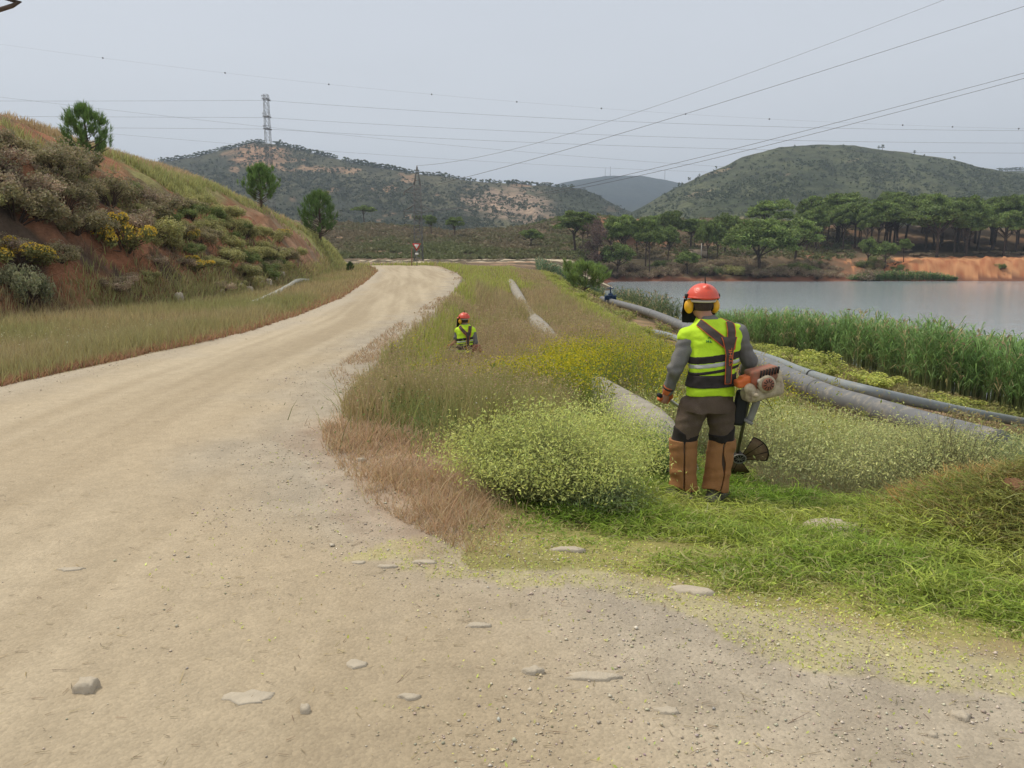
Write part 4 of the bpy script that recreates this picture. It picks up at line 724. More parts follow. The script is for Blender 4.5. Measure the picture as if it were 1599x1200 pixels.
# scrub: on the heath hill and on the far hills
def scrub(g, X, Y, Z, size, col, k=10, ls=.5):
    n = len(X)
    for q in range(k):
        d = rng.normal(size=(n, 3)); d /= np.linalg.norm(d, axis=1)[:, None]; d[:, 2] = np.abs(d[:, 2]) * .7
        leaves(g, np.c_[X, Y, Z] + d * (size * .5)[:, None], size * ls * rng.uniform(.7, 1.2, n), col * rng.uniform(.85, 1.15), 1.2)
g = Geo(); n = 15000; Y = rng.uniform(168, 300, n); px = rng.uniform(480, 1330, n); X = (px - CX) / F * Y; Z = Zg(X, Y); q = fbm(X * .05, Y * .11, 4, 47); ok = (Z > .7) & ~((q > .5) & (X < 20)) & (rng.random(n) < np.where(X > 20, .45, .95)); X, Y, Z = X[ok], Y[ok], Z[ok]; n = len(X)
k = np.clip(.5 + fbm(X * .06, Y * .06, 3, 191) + rng.normal(0, .2, n), 0, 1)[:, None]; scrub(g, X, Y, Z, rng.uniform(.8, 1.9, n), C3(.20, .22, .09) * k + C3(.27, .22, .13) * (1 - k), 9, .6)
g.obj('heath_scrub', LEAF, kind='stuff')
g = Geo()
for hi, n, c1, c2 in ((0, 30000, C3(.05, .065, .035), C3(.10, .11, .06)), (1, 20000, C3(.06, .08, .04), C3(.11, .13, .065))):
    X_, Y_, Z_, px_, nf_ = HZ[hi]; i = rng.integers(3, nf_ - 2, n); j = rng.integers(1, X_.shape[1] - 2, n); X, Y, Z = X_[i, j], Y_[i, j], Z_[i, j]; X = X + rng.normal(0, 1.5, n)
    q = fbm(X * .015, Y * .015, 4, 195); ok = rng.random(n) < sst(-.4, .6, q) + .15; X, Y, Z = X[ok], Y[ok], Z[ok]; n = len(X); k = rng.random((n, 1)); scrub(g, X, Y, Z, rng.uniform(1.5, 4.2, n), c1 * k + c2 * (1 - k), 5, .75)
g.obj('hillside_scrub', LEAF, kind='stuff')
# ------------------------------------------------------------------ pipes
CONC = pmat('weathered_concrete', (.31, .285, .24), .9, .2, 6, .5, 40, dirt=(.30, .25, .17), dirt_amt=.25, spec=.15)
GPL = pmat('grey_plastic_pipe', (.145, .147, .15), .5, .14, 4, .1, 20, dirt=(.33, .29, .22), dirt_amt=.25, spec=.4)
TPL = pmat('blue_grey_plastic_pipe', (.22, .245, .25), .5, .1, 4, .1, 20, dirt=(.30, .27, .2), dirt_amt=.2, spec=.4)
DARK = pmat('black_rubber', (.02, .02, .02), .6, .2, 20)
def pipe(name, pts, rad, mat, label, joint=None, seg=90, jr=1.06, jw=.05, jmat=None, mis=0):
    pts = smooth_path(pts, seg); o0 = pts[0].copy(); Lc = np.r_[0, np.cumsum(np.linalg.norm(np.diff(pts, axis=0), axis=1))]
    r_ = empty(name, o0, label=label, cat='pipe'); g = Geo(); gtube(g, pts - o0, rad, 28); g.obj('pipe_wall', mat, r_, True)
    if joint:
        for s in np.arange(joint[0], Lc[-1] - .3, joint[1]):
            a, b = (np.array([np.interp(q, Lc, pts[:, k]) for k in range(3)]) for q in (s, s + jw)); g = Geo(); gtube(g, [a - o0, b - o0], rad * jr, 28); g.obj('joint_ring', jmat or mat, r_, True)
    return r_
cp_ = [(1.60, 7.1, -.70), (1.53, 7.55, -.38), (1.46, 8.05, -.25), (1.38, 9.0, -.28), (1.30, 11, -.42), (1.25, 13.5, -.62), (1.12, 18, -.78), (.97, 24, -.72), (.65, 34, -.86), (.37, 44, -.66), (.1, 54, -.50), (-.1, 60, -.42)]
pipe('concrete_pipe', cp_, .27, CONC, 'old pale concrete pipe half buried in the tall grass left of the near worker', (2.0, 2.6), 150, 1.035, .03)
pipe('grey_pipe', [P(940, 467, 56), P(950, 470, 54), P(1000, 484, 43), P(1050, 503, 34), P(1110, 531, 27), P(1180, 563, 21), P(1280, 611, 15.5), P(1360, 637, 13.6), P(1450, 664, 12.0), P(1560, 694, 10.4)], .20, GPL, 'thick grey plastic pipe curving along the bank behind the near worker', (4.9, 11.8), 140, 1.05, .10)
th_ = [.0, .1, .1, -.12, -.2, .05] + [.17] * 9
pipe('thin_grey_pipe', [q + [0, 0, h] for q, h in zip(tq, th_)], .125, TPL, 'thin grey pipe running between the thick grey pipe and the reeds', (13.5, 12), 140, 1.12, .06, DARK)
q = [G(*a) for a in [(370, 482), (395, 479), (415, 473), (436, 464), (452, 455), (466, 447), (484, 441)]]; pipe('white_hose', [a + [0, 0, h] for a, h in zip(q, (.0, .12, .18, .24, .28, .28, .1))], .10, pmat('dirty_white_plastic', (.50, .50, .43), .6, .1, 5, dirt=(.35, .31, .22), dirt_amt=.3), 'pale corrugated drain hose lying in the grass at the foot of the embankment', (.2, .22), 60, 1.06, .11)
# blue valve
vp = P(953, 470, 53); BLU = pmat('blue_enamel', (.02, .05, .11), .5, .2, 10); r_ = empty('pipe_valve', vp, label='small dark blue valve standing on the far end of the thick grey pipe', cat='valve')
g = Geo(); gtube(g, [(0, 0, -.1), (0, 0, .3)], [.2, .2], 12); gtube(g, [(-.35, 0, .2), (.35, 0, .2)], [.15, .15], 12); gtube(g, [(0, 0, .3), (0, 0, .38)], .3, 12); gtube(g, [(0, 0, .38), (0, 0, .55)], [.2, .1], 12); g.obj('body', BLU, r_)
g = Geo(); gtube(g, [(0, 0, .5), (0, 0, .95)], .045, 8); a = np.linspace(0, 2 * PI, 20); gtube(g, np.c_[np.cos(a) * .22, np.sin(a) * .22, a * 0 + .85], .03, 6)
for q in (0, 1): gtube(g, [(-.2 * (q == 0), -.2 * q, .85), (.2 * (q == 0), .2 * q, .85)], .025, 6)
g.obj('handwheel', BLU, r_)
g = Geo(); gtube(g, [(-.38, 0, .2), (-.34, 0, .2)], .24, 12); g.obj('flange', BLU, r_); g = Geo(); gtube(g, [(.34, 0, .2), (.38, 0, .2)], .24, 12); g.obj('flange', BLU, r_)
# ------------------------------------------------------------------ pylons, sign, posts
STEEL = pmat('galvanised_steel', (.17, .165, .155), .75, .15, 2)
def lattice(g, h, w0, w1, nb, t=.1, z0=0):
    zs = z0 + (h - z0) * (1 - (1 - np.linspace(0, 1, nb + 1)) ** 1.15); W_ = lambda z: w0 + (w1 - w0) * z / h; cr_ = [(-1, -1), (1, -1), (1, 1), (-1, 1)]
    for sx, sy in cr_: gtube(g, [(sx * W_(z) / 2, sy * W_(z) / 2, z) for z in (z0, h)], t, 4)
    for a, b in zip(zs[:-1], zs[1:]):
        for i in range(4):
            p, q = cr_[i], cr_[(i + 1) % 4]; wa, wb = W_(a) / 2, W_(b) / 2
            gtube(g, [(p[0] * wa, p[1] * wa, a), (q[0] * wb, q[1] * wb, b)], t * .55, 4); gtube(g, [(q[0] * wa, q[1] * wa, a), (p[0] * wb, p[1] * wb, b)], t * .55, 4); gtube(g, [(p[0] * wb, p[1] * wb, b), (q[0] * wb, q[1] * wb, b)], t * .55, 4)
X_, Y_, Z_, px_, nf_ = HZ[0]
tp = P(415, 148, 440); tz = P(420, 330, 440)[2]; tH = tp[2] - tz; r_ = empty('transmission_tower', (tp[0], 440, tz), label='tall narrow lattice tower rising above the middle young pine, carrying the long wires', cat='pylon')
g = Geo(); lattice(g, tH, 3.5, 2.3, 16, .10); g.obj('lattice_mast', STEEL, r_)
for zz in (tH - 2.5, tH - 11.5, tH - 18):
    g = Geo(); w_ = 1.3
    for sy in (-1, 1):
        for sx in (-1, 1): gtube(g, [(sx * w_, sy * 1.5, zz), (0, sy * 8, zz + .6)], .09, 4); gtube(g, [(sx * w_, sy * 1.5, zz + 1.5), (0, sy * 8, zz + .6)], .07, 4)
    gtube(g, [(-1.9, -1.5, zz), (1.9, -1.5, zz)], .22, 4); gtube(g, [(-1.9, 1.5, zz), (1.9, 1.5, zz)], .22, 4); g.obj('cross_arm', STEEL, r_)
sY = 150; sp_ = P(651, 259, sY); sz_ = zat(sp_[0], sY); sH = sp_[2] - sz_; r_ = empty('small_pylon', (sp_[0], sY, sz_), label='small lattice pylon with drooping cross arms behind the triangular sign', cat='pylon')
g = Geo(); lattice(g, sH * .8, 1.6, 1.2, 12, .06)
for sx, sy in ((-1, -1), (1, -1), (1, 1), (-1, 1)): gtube(g, [(sx * .57, sy * .57, sH * .8), (0, 0, sH)], .08, 4)
for zz, w_ in ((.85, .42), (.92, .24)):
    for sy in (-1, 1): gtube(g, [(-w_, sy * w_, sH * zz), (w_, sy * w_, sH * zz)], .03, 4)
g.obj('lattice_mast', STEEL, r_); SA = []
for sx, zz, ln_ in ((-1, .80, 2.1), (-1, .60, 2.2), (1, .60, 2.5)):
    g = Geo(); tip = np.array([sx * (ln_ + .4), 0, sH * zz - 1.2]); SA.append(tip + [sp_[0], sY, sz_])
    for sy in (-1, 1): gtube(g, [(sx * .55, sy * .5, sH * zz), tip], .085, 4); gtube(g, [(sx * .55, sy * .5, sH * zz - 1.5), tip], .06, 4)
    g.obj('cross_arm', STEEL, r_); g = Geo()
    for q in range(6): gtube(g, [tip - [0, 0, .12 * q], tip - [0, 0, .12 * q + .07]], .09, 8)
    g.obj('insulator', pmat('brown_glass', (.09, .06, .05), .3), r_)
top_s = np.array([sp_[0], sY, sz_ + sH])
# give-way sign
gY = 84; gp = P(651, 409, gY); gz = zat(gp[0], gY); r_ = empty('yield_sign', (gp[0], gY, gz), label='red and white inverted triangle road sign on a post at the road bend', cat='road sign')
zs_ = P(651, 386, gY)[2] - gz; g = Geo(); gtube(g, [(0, .04, -.3), (0, .04, zs_ + .4)], .04, 8); g.obj('post', STEEL, r_)
RDS = pmat('sign_red', (.50, .03, .025), .5, .08, 6); WHS = pmat('sign_white', (.72, .72, .70), .5, .05, 6)
def tri(g, R_, y0, y1, zc):
    a = np.radians([-90, 30, 150]); V = [(math.cos(t) * R_, y, zc + math.sin(t) * R_) for y in (y0, y1) for t in a]; g.add(V, [(0, 1, 2), (3, 5, 4)], [(0, 3, 4, 1), (1, 4, 5, 2), (2, 5, 3, 0)])
g = Geo(); tri(g, .54, -.01, .01, zs_ + .1); o = g.obj('sign_plate', RDS, r_); g = Geo(); tri(g, .32, -.022, -.013, zs_ + .1); g.obj('white_centre', WHS, o)
g = Geo(); gbox(g, (0, 0, zs_ - .72), (.34, .02, .2)); g.obj('small_plate', WHS, r_)
for (px, py, Y, h, nm, lb) in [(645, 407, 90, 2.0, 'wooden_post', 'thin reddish post just left of the triangular sign'), (1091, 388, 205, 4.4, 'thin_post', 'thin pale post on the slope between the pines of the far shore')]:
    X = (px - CX) / F * Y * 1.0; g = Geo(); gtube(g, [(0, 0, -.3), (0, 0, h)], .06 if Y < 100 else .12, 6); gbox(g, (0, 0, h), (.2, .2, .05)); tag(g.obj(nm, pmat(nm + '_paint', (.25, .13, .09) if Y < 100 else (.5, .47, .42), .8), loc=(X, Y, zat(X, Y))), lb, 'post')
g = Geo(); gbox(g, (0, 0, .9), (4.2, 2.2, 1.9)); gbox(g, (0, 0, 1.92), (4.6, 2.6, .14)); gbox(g, (-1.4, -1.13, .8), (.8, .06, 1.6)); X = (1086 - CX) / F * 209; tag(g.obj('pump_hut', pmat('hut_wall', (.45, .36, .27), .9, .1, 2), loc=(X, 209, zat(X, 209))), 'small tan block hut beside the thin pale post between the far shore pines', 'hut')
g = Geo()
for px, h in ((945, 7), (953, 8), (1038, 8)):
    X_, Y_, Z_, px_, nf_ = HZ[2]; X, Y, Z = (np.interp(px, px_, A[-1]) for A in (X_, Y_, Z_)); g = Geo(); hh = h * Y / F * 1.7; gtube(g, [(0, 0, -5), (0, 0, hh)], [.9, .5], 5)
    for q in (.5, .7, .9): gbox(g, (0, 0, hh * q), (2.2, 2.2, .8))
    tag(g.obj('antenna_mast', STEEL, loc=(X, Y, Z)), {945: 'left of the two antenna masts close together on the far blue hill', 953: 'right of the two antenna masts close together on the far blue hill', 1038: 'lone antenna mast at the right end of the far blue hill'}[px], 'mast')
# wires
WIRE = pmat('wire_metal', (.12, .12, .13), .6, .05, 1)
def proj(p):
    d = np.asarray(p) - [0, 0, CH]; f = d[1] * math.cos(TH) - d[2] * math.sin(TH); u = d[1] * math.sin(TH) + d[2] * math.cos(TH); return CX + F * d[0] / f, CY - F * u / f
def wire(A, B, mid, rad, label, n=60, group=None):
    A, B = np.array(A, float), np.array(B, float); lo, hi = 0., 1.; inc = proj(B)[0] > proj(A)[0]
    for _ in range(40):
        t = (lo + hi) / 2; x_ = proj(A + (B - A) * t)[0]
        if (x_ < mid[0]) == inc: lo = t
        else: hi = t
    p = A + (B - A) * t; sag = (p[2] - P(mid[0], mid[1], p[1])[2]) / (4 * t * (1 - t)); sag = max(sag, 0)
    tt = np.linspace(0, 1, n); pts = A + (B - A) * tt[:, None]; pts[:, 2] -= sag * 4 * tt * (1 - tt)
    r_ = rad * np.clip(pts[:, 1] / 100, .45, 5); g = Geo(); gtube(g, pts - A, r_, 5); return tag(g.obj('power_line', WIRE, loc=A), label, 'wire', group)
wire(P(1700, -88, 36), top_s, (1100, 140), .018, 'faintest and highest of the slanting wires, crossing the upper right corner')
wire(P(1800, -55, 36), SA[0], (1225, 130), .026, 'steep slanting wire between the highest one and the close pair at the upper right')
wire(P(1800, 60, 36), SA[2], (1225, 213), .026, 'upper wire of the close slanting pair above the right hill')
wire(P(1800, 68, 36), SA[1], (1225, 221), .026, 'lower wire of the close slanting pair above the right hill')
for zz, yl, yr, m1, m2, lb in ((tH - 3, 157, 203, (200, 158), (1000, 191), 'top'), (tH - 12, 181, 222, (200, 181), (1000, 213), 'middle'), (tH - 18, 197, 238, (200, 197), (1000, 229), 'bottom')):
    A = np.array([tp[0], 440, tz + zz]); wire(A, P(-250, yl, 440), m1, .013, f'{lb} one of the long level wires running left from the tall lattice tower', 40)
    wire(A, P(1900, yr, 440), m2, .013, f'{lb} one of the long level wires running right from the tall lattice tower', 80)
wire(P(-200, 128, 300), P(1150, 262, 520), (400, 197), .010, 'faint wire dropping gently from the left edge across the level wires', 60)
wire(P(-200, 175, 300), P(1900, 252, 700), (700, 249), .009, 'faint lowest wire passing behind the crest of the left hill', 60)
# ground wire with marker balls
A, B = P(-200, 40, 420), P(1900, 205, 430); wire(A, B, (815, 160), .006, 'very faint wire strung with small marker balls high across the sky', 80)
ob = bpy.data.objects[-1] if False else None
wv = [o for o in COL.objects if o.get('label', '').startswith('very faint wire')][0]; V = np.array([v.co[:] for v in wv.data.vertices])[:400].reshape(80, 5, 3).mean(1) + np.array(wv.location)
for px in (153, 345, 515, 672, 813, 945, 1067, 1195, 1402, 1496, 1583):
    j = np.argmin([abs(proj(v)[0] - px) for v in V]); f_ = V[j]; g = Geo(); a = np.linspace(-1, 1, 7); gtube(g, np.c_[a * 0, a * 0, a] * .42, .42 * np.sqrt(1 - a ** 2 * .98), 10); tag(g.obj('marker_ball', WIRE, loc=f_), 'tiny round marker ball hanging on the very faint high wire', 'marker ball', 'marker balls on the faint wire')
# dark twig end at the top left corner
g = Geo(); b0 = np.array([-8.4, 6.6, zat(-8.4, 6.6)]); r_ = empty('bare_tree', b0, label='dark bare branch tip poking into the top left corner of the photo', cat='tree'); q0, q1, q2 = P(-70, 60, 6.1), P(0, 15, 6), P(11, -3, 6.0); q3 = np.array([-8.3, 6.6, q0[2] - .5]); gtube(g, smooth_path([q3 - b0, (q3 + q1) / 2 - b0 + [0, 0, -.1], P(-4, 17, 6) - b0, P(8, -3, 6) - b0, P(24, -40, 6) - b0], 16), np.linspace(.028, .005, 16), 6); g.obj('branch', BARK, r_, True); g = Geo(); gtube(g, smooth_path([(0, 0, -.3), (.1, 0, 1.8), q3 - b0, (.2, .1, q3[2] - b0[2] + 1.6)], 12), np.linspace(.11, .03, 12), 8); g.obj('trunk', BARK, r_, True)
# ------------------------------------------------------------------ flat stones on the road
STN = pmat('pale_slate', (.45, .39, .30), .85, .12, 12, .6, 60)
def slab(px, py, w, d, h, label, seed, name='flat_stone', group=None, mat=None):
    r_ = np.random.default_rng(seed); q = G(px, py); n = 13; a = np.sort(r_.uniform(0, 2 * PI, n)); a = np.linspace(0, 2 * PI, n, endpoint=False) + r_.normal(0, .12, n); rr_ = r_.uniform(.6, 1.1, n)
    o = np.c_[np.cos(a) * rr_ * w / 2, np.sin(a) * rr_ * d / 2]; V = [(*(p * 1.06), -.03) for p in o] + [(*(p * 1.0), h * .6) for p in o] + [(*(p * .84), h * r_.uniform(.85, 1.1)) for p in o] + [(*(p * .35), h * r_.uniform(.95, 1.15)) for p in o] + [(0, 0, h)]
    Qs = [(k * n + i, k * n + (i + 1) % n, (k + 1) * n + (i + 1) % n, (k + 1) * n + i) for k in range(3) for i in range(n)]; T = [(3 * n + i, 3 * n + (i + 1) % n, 4 * n) for i in range(n)]
    g = Geo(); g.add(V, T, Qs); return tag(g.obj(name, mat or STN, loc=q), label, 'stone', group)
for i, (px, py, w, d, h, lb) in enumerate([(925, 1062, .22, .07, .012, 'long pale flat stone in the road, the widest one in the foreground'), (136, 1078, .10, .09, .035, 'chunky tan stone standing up from the road at the lower left'), (833, 1052, .09, .05, .02, 'small pale stone just left of the widest flat stone'), (748, 978, .12, .04, .012, 'flat grey stone beside a twig in the middle of the road'), (555, 1040, .12, .07, .010, 'pale patch of flat rock left of the small stones in the road'), (476, 1112, .05, .04, .022, 'small pointed pale stone at the bottom left of the road'), (640, 1092, .09, .04, .012, 'thin pale stone flake right of the pointed stone'), (1042, 1113, .10, .05, .010, 'flat grey stone below the widest flat stone'), (1500, 1122, .07, .06, .018, 'whitish stone at the bottom right near the grass'), (1455, 1150, .04, .03, .012, 'tiny white stone left of the whitish stone'), (605, 888, .13, .04, .012, 'pale flat stone below the red grass corner'), (663, 880, .15, .05, .010, 'thin flat stone by the tip of the red grass'), (560, 880, .10, .04, .008, 'small flat flake left of the pale stones by the red grass'), (385, 1090, .22, .10, .006, 'worn flat rock barely showing in the wheel track'), (563, 722, .10, .04, .03, 'white stone on the gravel edge beside the red grass'), (1080, 925, .25, .10, .02, 'flat grey stone partly under the cut grass'), (885, 862, .2, .07, .02, 'pale stone at the upper edge of the grass chips'), (110, 890, .16, .05, .008, 'long flat stone flake at the left of the road')]):
    slab(px, py, w, d, h, lb, 300 + i)
slab(1312, 836, .55, .42, .07, 'large flat pale rock lying in the cut grass right of the near worker', 340, 'flat_rock'); slab(1592, 772, .20, .20, .09, 'rusty brown round lump on the heap at the right edge of the photo', 341, 'brown_rock', mat=pmat('rusty_rock', (.20, .105, .055), .9, .2, 10, .5)); slab(1440, 776, .16, .13, .07, 'smaller dusty orange lump on the crest of the heap', 342, 'brown_rock', mat=pmat('rusty_rock_pale', (.28, .17, .09), .9, .2, 10, .5))
for i, (px, py, w, lb) in enumerate([(280, 472, .34, 'upright white stone at the foot of the embankment'), (388, 458, .5, 'pale stone at the right end of the rubble row'), (404, 441, .4, 'highest pale stone of the rubble above the drain hose'), (430, 440, .35, 'pale stone behind the drain hose'), (418, 446, .5, 'wide pale stone right above the drain hose'), (392, 435, .4, 'pale stone among the green weeds above the drain hose'), (374, 450, .35, 'small pale stone left of the rubble row'), (345, 460, .3, 'low pale stone between the white stone and the rubble'), (440, 432, .4, 'rightmost pale stone of the rubble below the red scar')]):
    slab(px, py, w, w * .7, w * (.9 if i == 0 else .5), lb, 360 + i, 'rubble_stone')
# ------------------------------------------------------------------ people and brushcutters (implicit surfaces -> meshes)
def surfnet(f, lo, hi, res):
    lo, hi = np.array(lo, float), np.array(hi, float); n = np.ceil((hi - lo) / res).astype(int) + 1
    ax = [lo[i] + np.arange(n[i]) * res for i in range(3)]; X, Y, Z = np.meshgrid(*ax, indexing='ij'); D = f(X, Y, Z)
    s = D < 0; nx, ny, nz = n - 1; acc = np.zeros((nx, ny, nz, 3)); cnt = np.zeros((nx, ny, nz))
    cr = [(i, j, k) for i in (0, 1) for j in (0, 1) for k in (0, 1)]; sub_ = lambda A, c: A[c[0]:c[0] + nx, c[1]:c[1] + ny, c[2]:c[2] + nz]
    for a in cr:
        for d in range(3):
            if a[d]: continue
            b = list(a); b[d] = 1; da, db = sub_(D, a), sub_(D, b); m = (da < 0) != (db < 0); t = np.where(m, da / np.where(m, da - db, 1), 0)
            for q in range(3): acc[..., q] += np.where(m, a[q] + (t if q == d else 0), 0)
            cnt += m
    act = cnt > 0; idm = np.full(act.shape, -1); idm[act] = np.arange(act.sum()); ii = np.argwhere(act); V = lo + (ii + acc[act] / cnt[act][:, None]) * res; Qs = []
    for d in range(3):
        u, v = (d + 1) % 3, (d + 2) % 3; sl0 = [slice(1, -1)] * 3; sl0[d] = slice(0, -1); sl1 = list(sl0); sl1[d] = slice(1, None)
        A, B = s[tuple(sl0)], s[tuple(sl1)]; e = np.argwhere(A != B)
        if not len(e): continue
        off = np.ones(3, int); off[d] = 0; e = e + off; fl = s[tuple(e.T)]; c = []
        for du, dv in ((-1, -1), (0, -1), (0, 0), (-1, 0)):
            p = e.copy(); p[:, u] += du; p[:, v] += dv; p = np.minimum(p, np.array(act.shape) - 1); c.append(idm[tuple(p.T)])
        q = np.stack(c, 1); q = np.where(fl[:, None], q, q[:, ::-1]); Qs.append(q[(q >= 0).all(1)])
    return V, np.concatenate(Qs)
def cap_(x, y, z, a, b, ra, rb=None):
    rb = ra if rb is None else rb; a, b = np.array(a, float), np.array(b, float); d = b - a
    h = np.clip(((x - a[0]) * d[0] + (y - a[1]) * d[1] + (z - a[2]) * d[2]) / (d @ d), 0, 1)
    return np.sqrt((x - a[0] - h * d[0]) ** 2 + (y - a[1] - h * d[1]) ** 2 + (z - a[2] - h * d[2]) ** 2) - (ra + (rb - ra) * h)
def ell(x, y, z, c, r):
    px, py, pz = x - c[0], y - c[1], z - c[2]; k = np.sqrt((px / r[0]) ** 2 + (py / r[1]) ** 2 + (pz / r[2]) ** 2) + 1e-9; l = np.sqrt(px ** 2 + py ** 2 + pz ** 2) + 1e-9
    return l * (1 - 1 / k)
def sm(a, b, k):
    h = np.clip(.5 + .5 * (b - a) / k, 0, 1); return b + (a - b) * h - k * h * (1 - h)
def rbox(x, y, z, c, hs, r, R=None):
    p = np.stack([x - c[0], y - c[1], z - c[2]], -1)
    if R is not None: p = p @ np.asarray(R)
    q = np.abs(p) - (np.asarray(hs) - r); return np.linalg.norm(np.maximum(q, 0), axis=-1) + np.minimum(q.max(-1), 0) - r
def polycap(x, y, z, pts, rs, k=.02):
    d = None
    for i in range(len(pts) - 1):
        e = cap_(x, y, z, pts[i], pts[i + 1], rs[i], rs[i + 1]); d = e if d is None else sm(d, e, k)
    return d
def sdf_obj(name, f, lo, hi, res, mat, parent, **k):
    V, Qd = surfnet(f, lo, hi, res); g = Geo(); g.add(V, None, Qd); return g.obj(name, mat, parent, True, **k)
SKIN = pmat('skin', (.42, .22, .15), .6, .12, 15); HAIR = pmat('short_dark_hair', (.06, .04, .03), .85, .3, 120, .5, 200)
SHIRT = pmat('grey_knit', (.17, .165, .155), .9, .12, 12, .4, 150); HIVIS = pmat('hi_vis_yellow', (.52, .78, .03), .8, .09, 5, .9, 16, dirt=(.38, .55, .02), dirt_amt=.2, dscale=3)
HIVIS.node_tree.nodes['Principled BSDF'].inputs['Emission Strength'].default_value = 0
BLK = pmat('black_webbing', (.035, .028, .027), .85, .2, 20, .3, 200); BRW = pmat('harness_brown', (.075, .058, .050), .8, .15, 15, .3, 150); ORG = pmat('orange_trim', (.62, .13, .035), .6, .08, 15)
SILV = pmat('reflective_silver', (.42, .42, .40), .45, .08, 20); TRS = pmat('brown_work_cloth', (.105, .075, .055), .9, .15, 6, .4, 120, dirt=(.16, .12, .085), dirt_amt=.3)
KNEE = pmat('black_knee_cloth', (.025, .02, .018), .85, .2, 9); GAIT = pmat('tan_gaiter_canvas', (.36, .17, .065), .85, .12, 6, .4, 120, dirt=(.24, .12, .05), dirt_amt=.5, dscale=6)
BOOT = pmat('dusty_boot', (.10, .095, .08), .8, .25, 20, .4, 80, dirt=(.28, .26, .19), dirt_amt=.5, dscale=14); HELM = pmat('red_orange_shell', (.72, .085, .045), .38, .05, 6, spec=.5, dirt=(.5, .10, .06), dirt_amt=.2); MUFF = pmat('yellow_muff', (.80, .42, .015), .4, .06, 10, spec=.5)
GLV = pmat('orange_glove', (.55, .14, .045), .8, .2, 20, .3, 100); WHT = pmat('off_white_plastic', (.62, .58, .50), .5, .1, 12); EYE = pmat('eye', (.6, .6, .58), .3)
def person(name, loc, p, label, res=.009):
    root = empty(name, loc, label=label, cat='person'); tz, cx, cy, ta, tb = (np.array(p[k], float) for k in ('tz', 'cx', 'cy', 'a', 'b')); yaw = p['yaw']; cs_, sn = math.cos(yaw), math.sin(yaw)
    def torso(x, y, z, off=0, z0=None, z1=None):
        zc = np.clip(z, tz[0], tz[-1]); X, Y = x - np.interp(zc, tz, cx), y - np.interp(zc, tz, cy); xr, yr = X * cs_ + Y * sn, -X * sn + Y * cs_
        A, B = np.interp(zc, tz, ta), np.interp(zc, tz, tb); e = 2.5; k = (np.abs(xr / A) ** e + np.abs(yr / B) ** e) ** (1 / e) + 1e-6; l = np.sqrt(xr ** 2 + yr ** 2) + 1e-6
        d = l * (1 - 1 / k) - off; z0 = tz[0] if z0 is None else z0; z1 = tz[-1] if z1 is None else z1
        return np.maximum(d, np.maximum(z0 - z, z - z1))
    SL, EL, WL, SR, ER, WR = (np.array(p[k], float) for k in ('SL', 'EL', 'WL', 'SR', 'ER', 'WR')); HD = np.array(p['head'], float); NK = np.array([cx[-1], cy[-1], tz[-1]]); hy = p['hyaw']; f = np.array([-math.sin(hy), math.cos(hy), -.15]); f /= np.linalg.norm(f); rt = np.array([math.cos(hy), math.sin(hy), 0])
    hand = lambda E, Wp: Wp + (Wp - E) / np.linalg.norm(Wp - E) * .09
    HPL, HPR = np.array(p['hipL']), np.array(p['hipR']); KL, KR, AL, AR = (np.array(p[k], float) for k in ('KL', 'KR', 'AL', 'AR'))
    lo, hi = np.array(p['lo']), np.array(p['hi'])
    def body(x, y, z):
        d = torso(x, y, z, -.03, .84); d = sm(d, cap_(x, y, z, NK - [0, 0, .05], HD - f * .02 - [0, 0, .06], .058, .055), .03); h = ell(x, y, z, HD, (.078, .098, .115)); h = sm(h, ell(x, y, z, HD + f * .035 - [0, 0, .07], (.055, .06, .055)), .03)
        h = sm(h, cap_(x, y, z, HD + f * .095 + [0, 0, -.005], HD + f * .118 - [0, 0, .035], .010, .016), .012)
        for s in (-1, 1): h = sm(h, ell(x, y, z, HD + rt * s * .08 - [0, 0, .01], (.014, .022, .032)), .01)
        h = np.maximum(h, -ell(x, y, z, HD + f * .105 - [0, 0, .07], (.022, .012, .004))); d = sm(d, h, .02)
        for S_, E, Wp in ((SL, EL, WL), (SR, ER, WR)): d = sm(d, polycap(x, y, z, [S_, E, Wp, hand(E, Wp)], [.052, .04, .028, .032]), .03)
        for H_, K, A in ((HPL, KL, AL), (HPR, KR, AR)): d = sm(d, polycap(x, y, z, [H_, K, A, A + [0, .12, -.05]], [.075, .05, .04, .03]), .03)
        return d
    sdf_obj('body', body, lo, hi, res * 1.25, SKIN, root)
    fold = lambda x, y, z, A, s=1.: A * (np.sin(38 * s * z + 11 * x * s + 3 * np.sin(17 * x * s + 9 * z)) * .5 + np.sin(61 * z * s - 23 * x * s + 2 * np.sin(29 * z + 13 * y)) * .35 + np.sin(27 * x * s + 47 * y * s) * .3)
    def shirt(x, y, z):
        d = torso(x, y, z, -.012, p['hem'] - .02)
        for S_, E, Wp, full in ((SL, EL, WL, p.get('sleeveL', 1)), (SR, ER, WR, 1)):
            W2 = E + (Wp - E) * .97 if full == 1 else E; rs = [.078, .06, .043] if full == 1 else [.078, .066, .062]
            d = sm(d, polycap(x, y, z, [S_, E, W2] if full == 1 else [S_, S_ + (E - S_) * .55], rs if full == 1 else rs[:2], .025), .035)
        return d + fold(x, y, z, .009, .8) + fold(y, z, x, .004, 1.5)
    sdf_obj('shirt', shirt, lo, hi, res, SHIRT, root)
    def legs(x, y, z, o=0.):
        d = torso(x, y, z, -.004 + o, .755, p['hem'] + .06)
        for H_, K, A in ((HPL, KL, AL), (HPR, KR, AR)):
            e = sm(cap_(x, y, z, H_, K, .119 + o, .090 + o), cap_(x, y, z, K, A, .086 + o, .07 + o), .02); d = sm(d, e, .018)
        return d
    zk = p['zk']
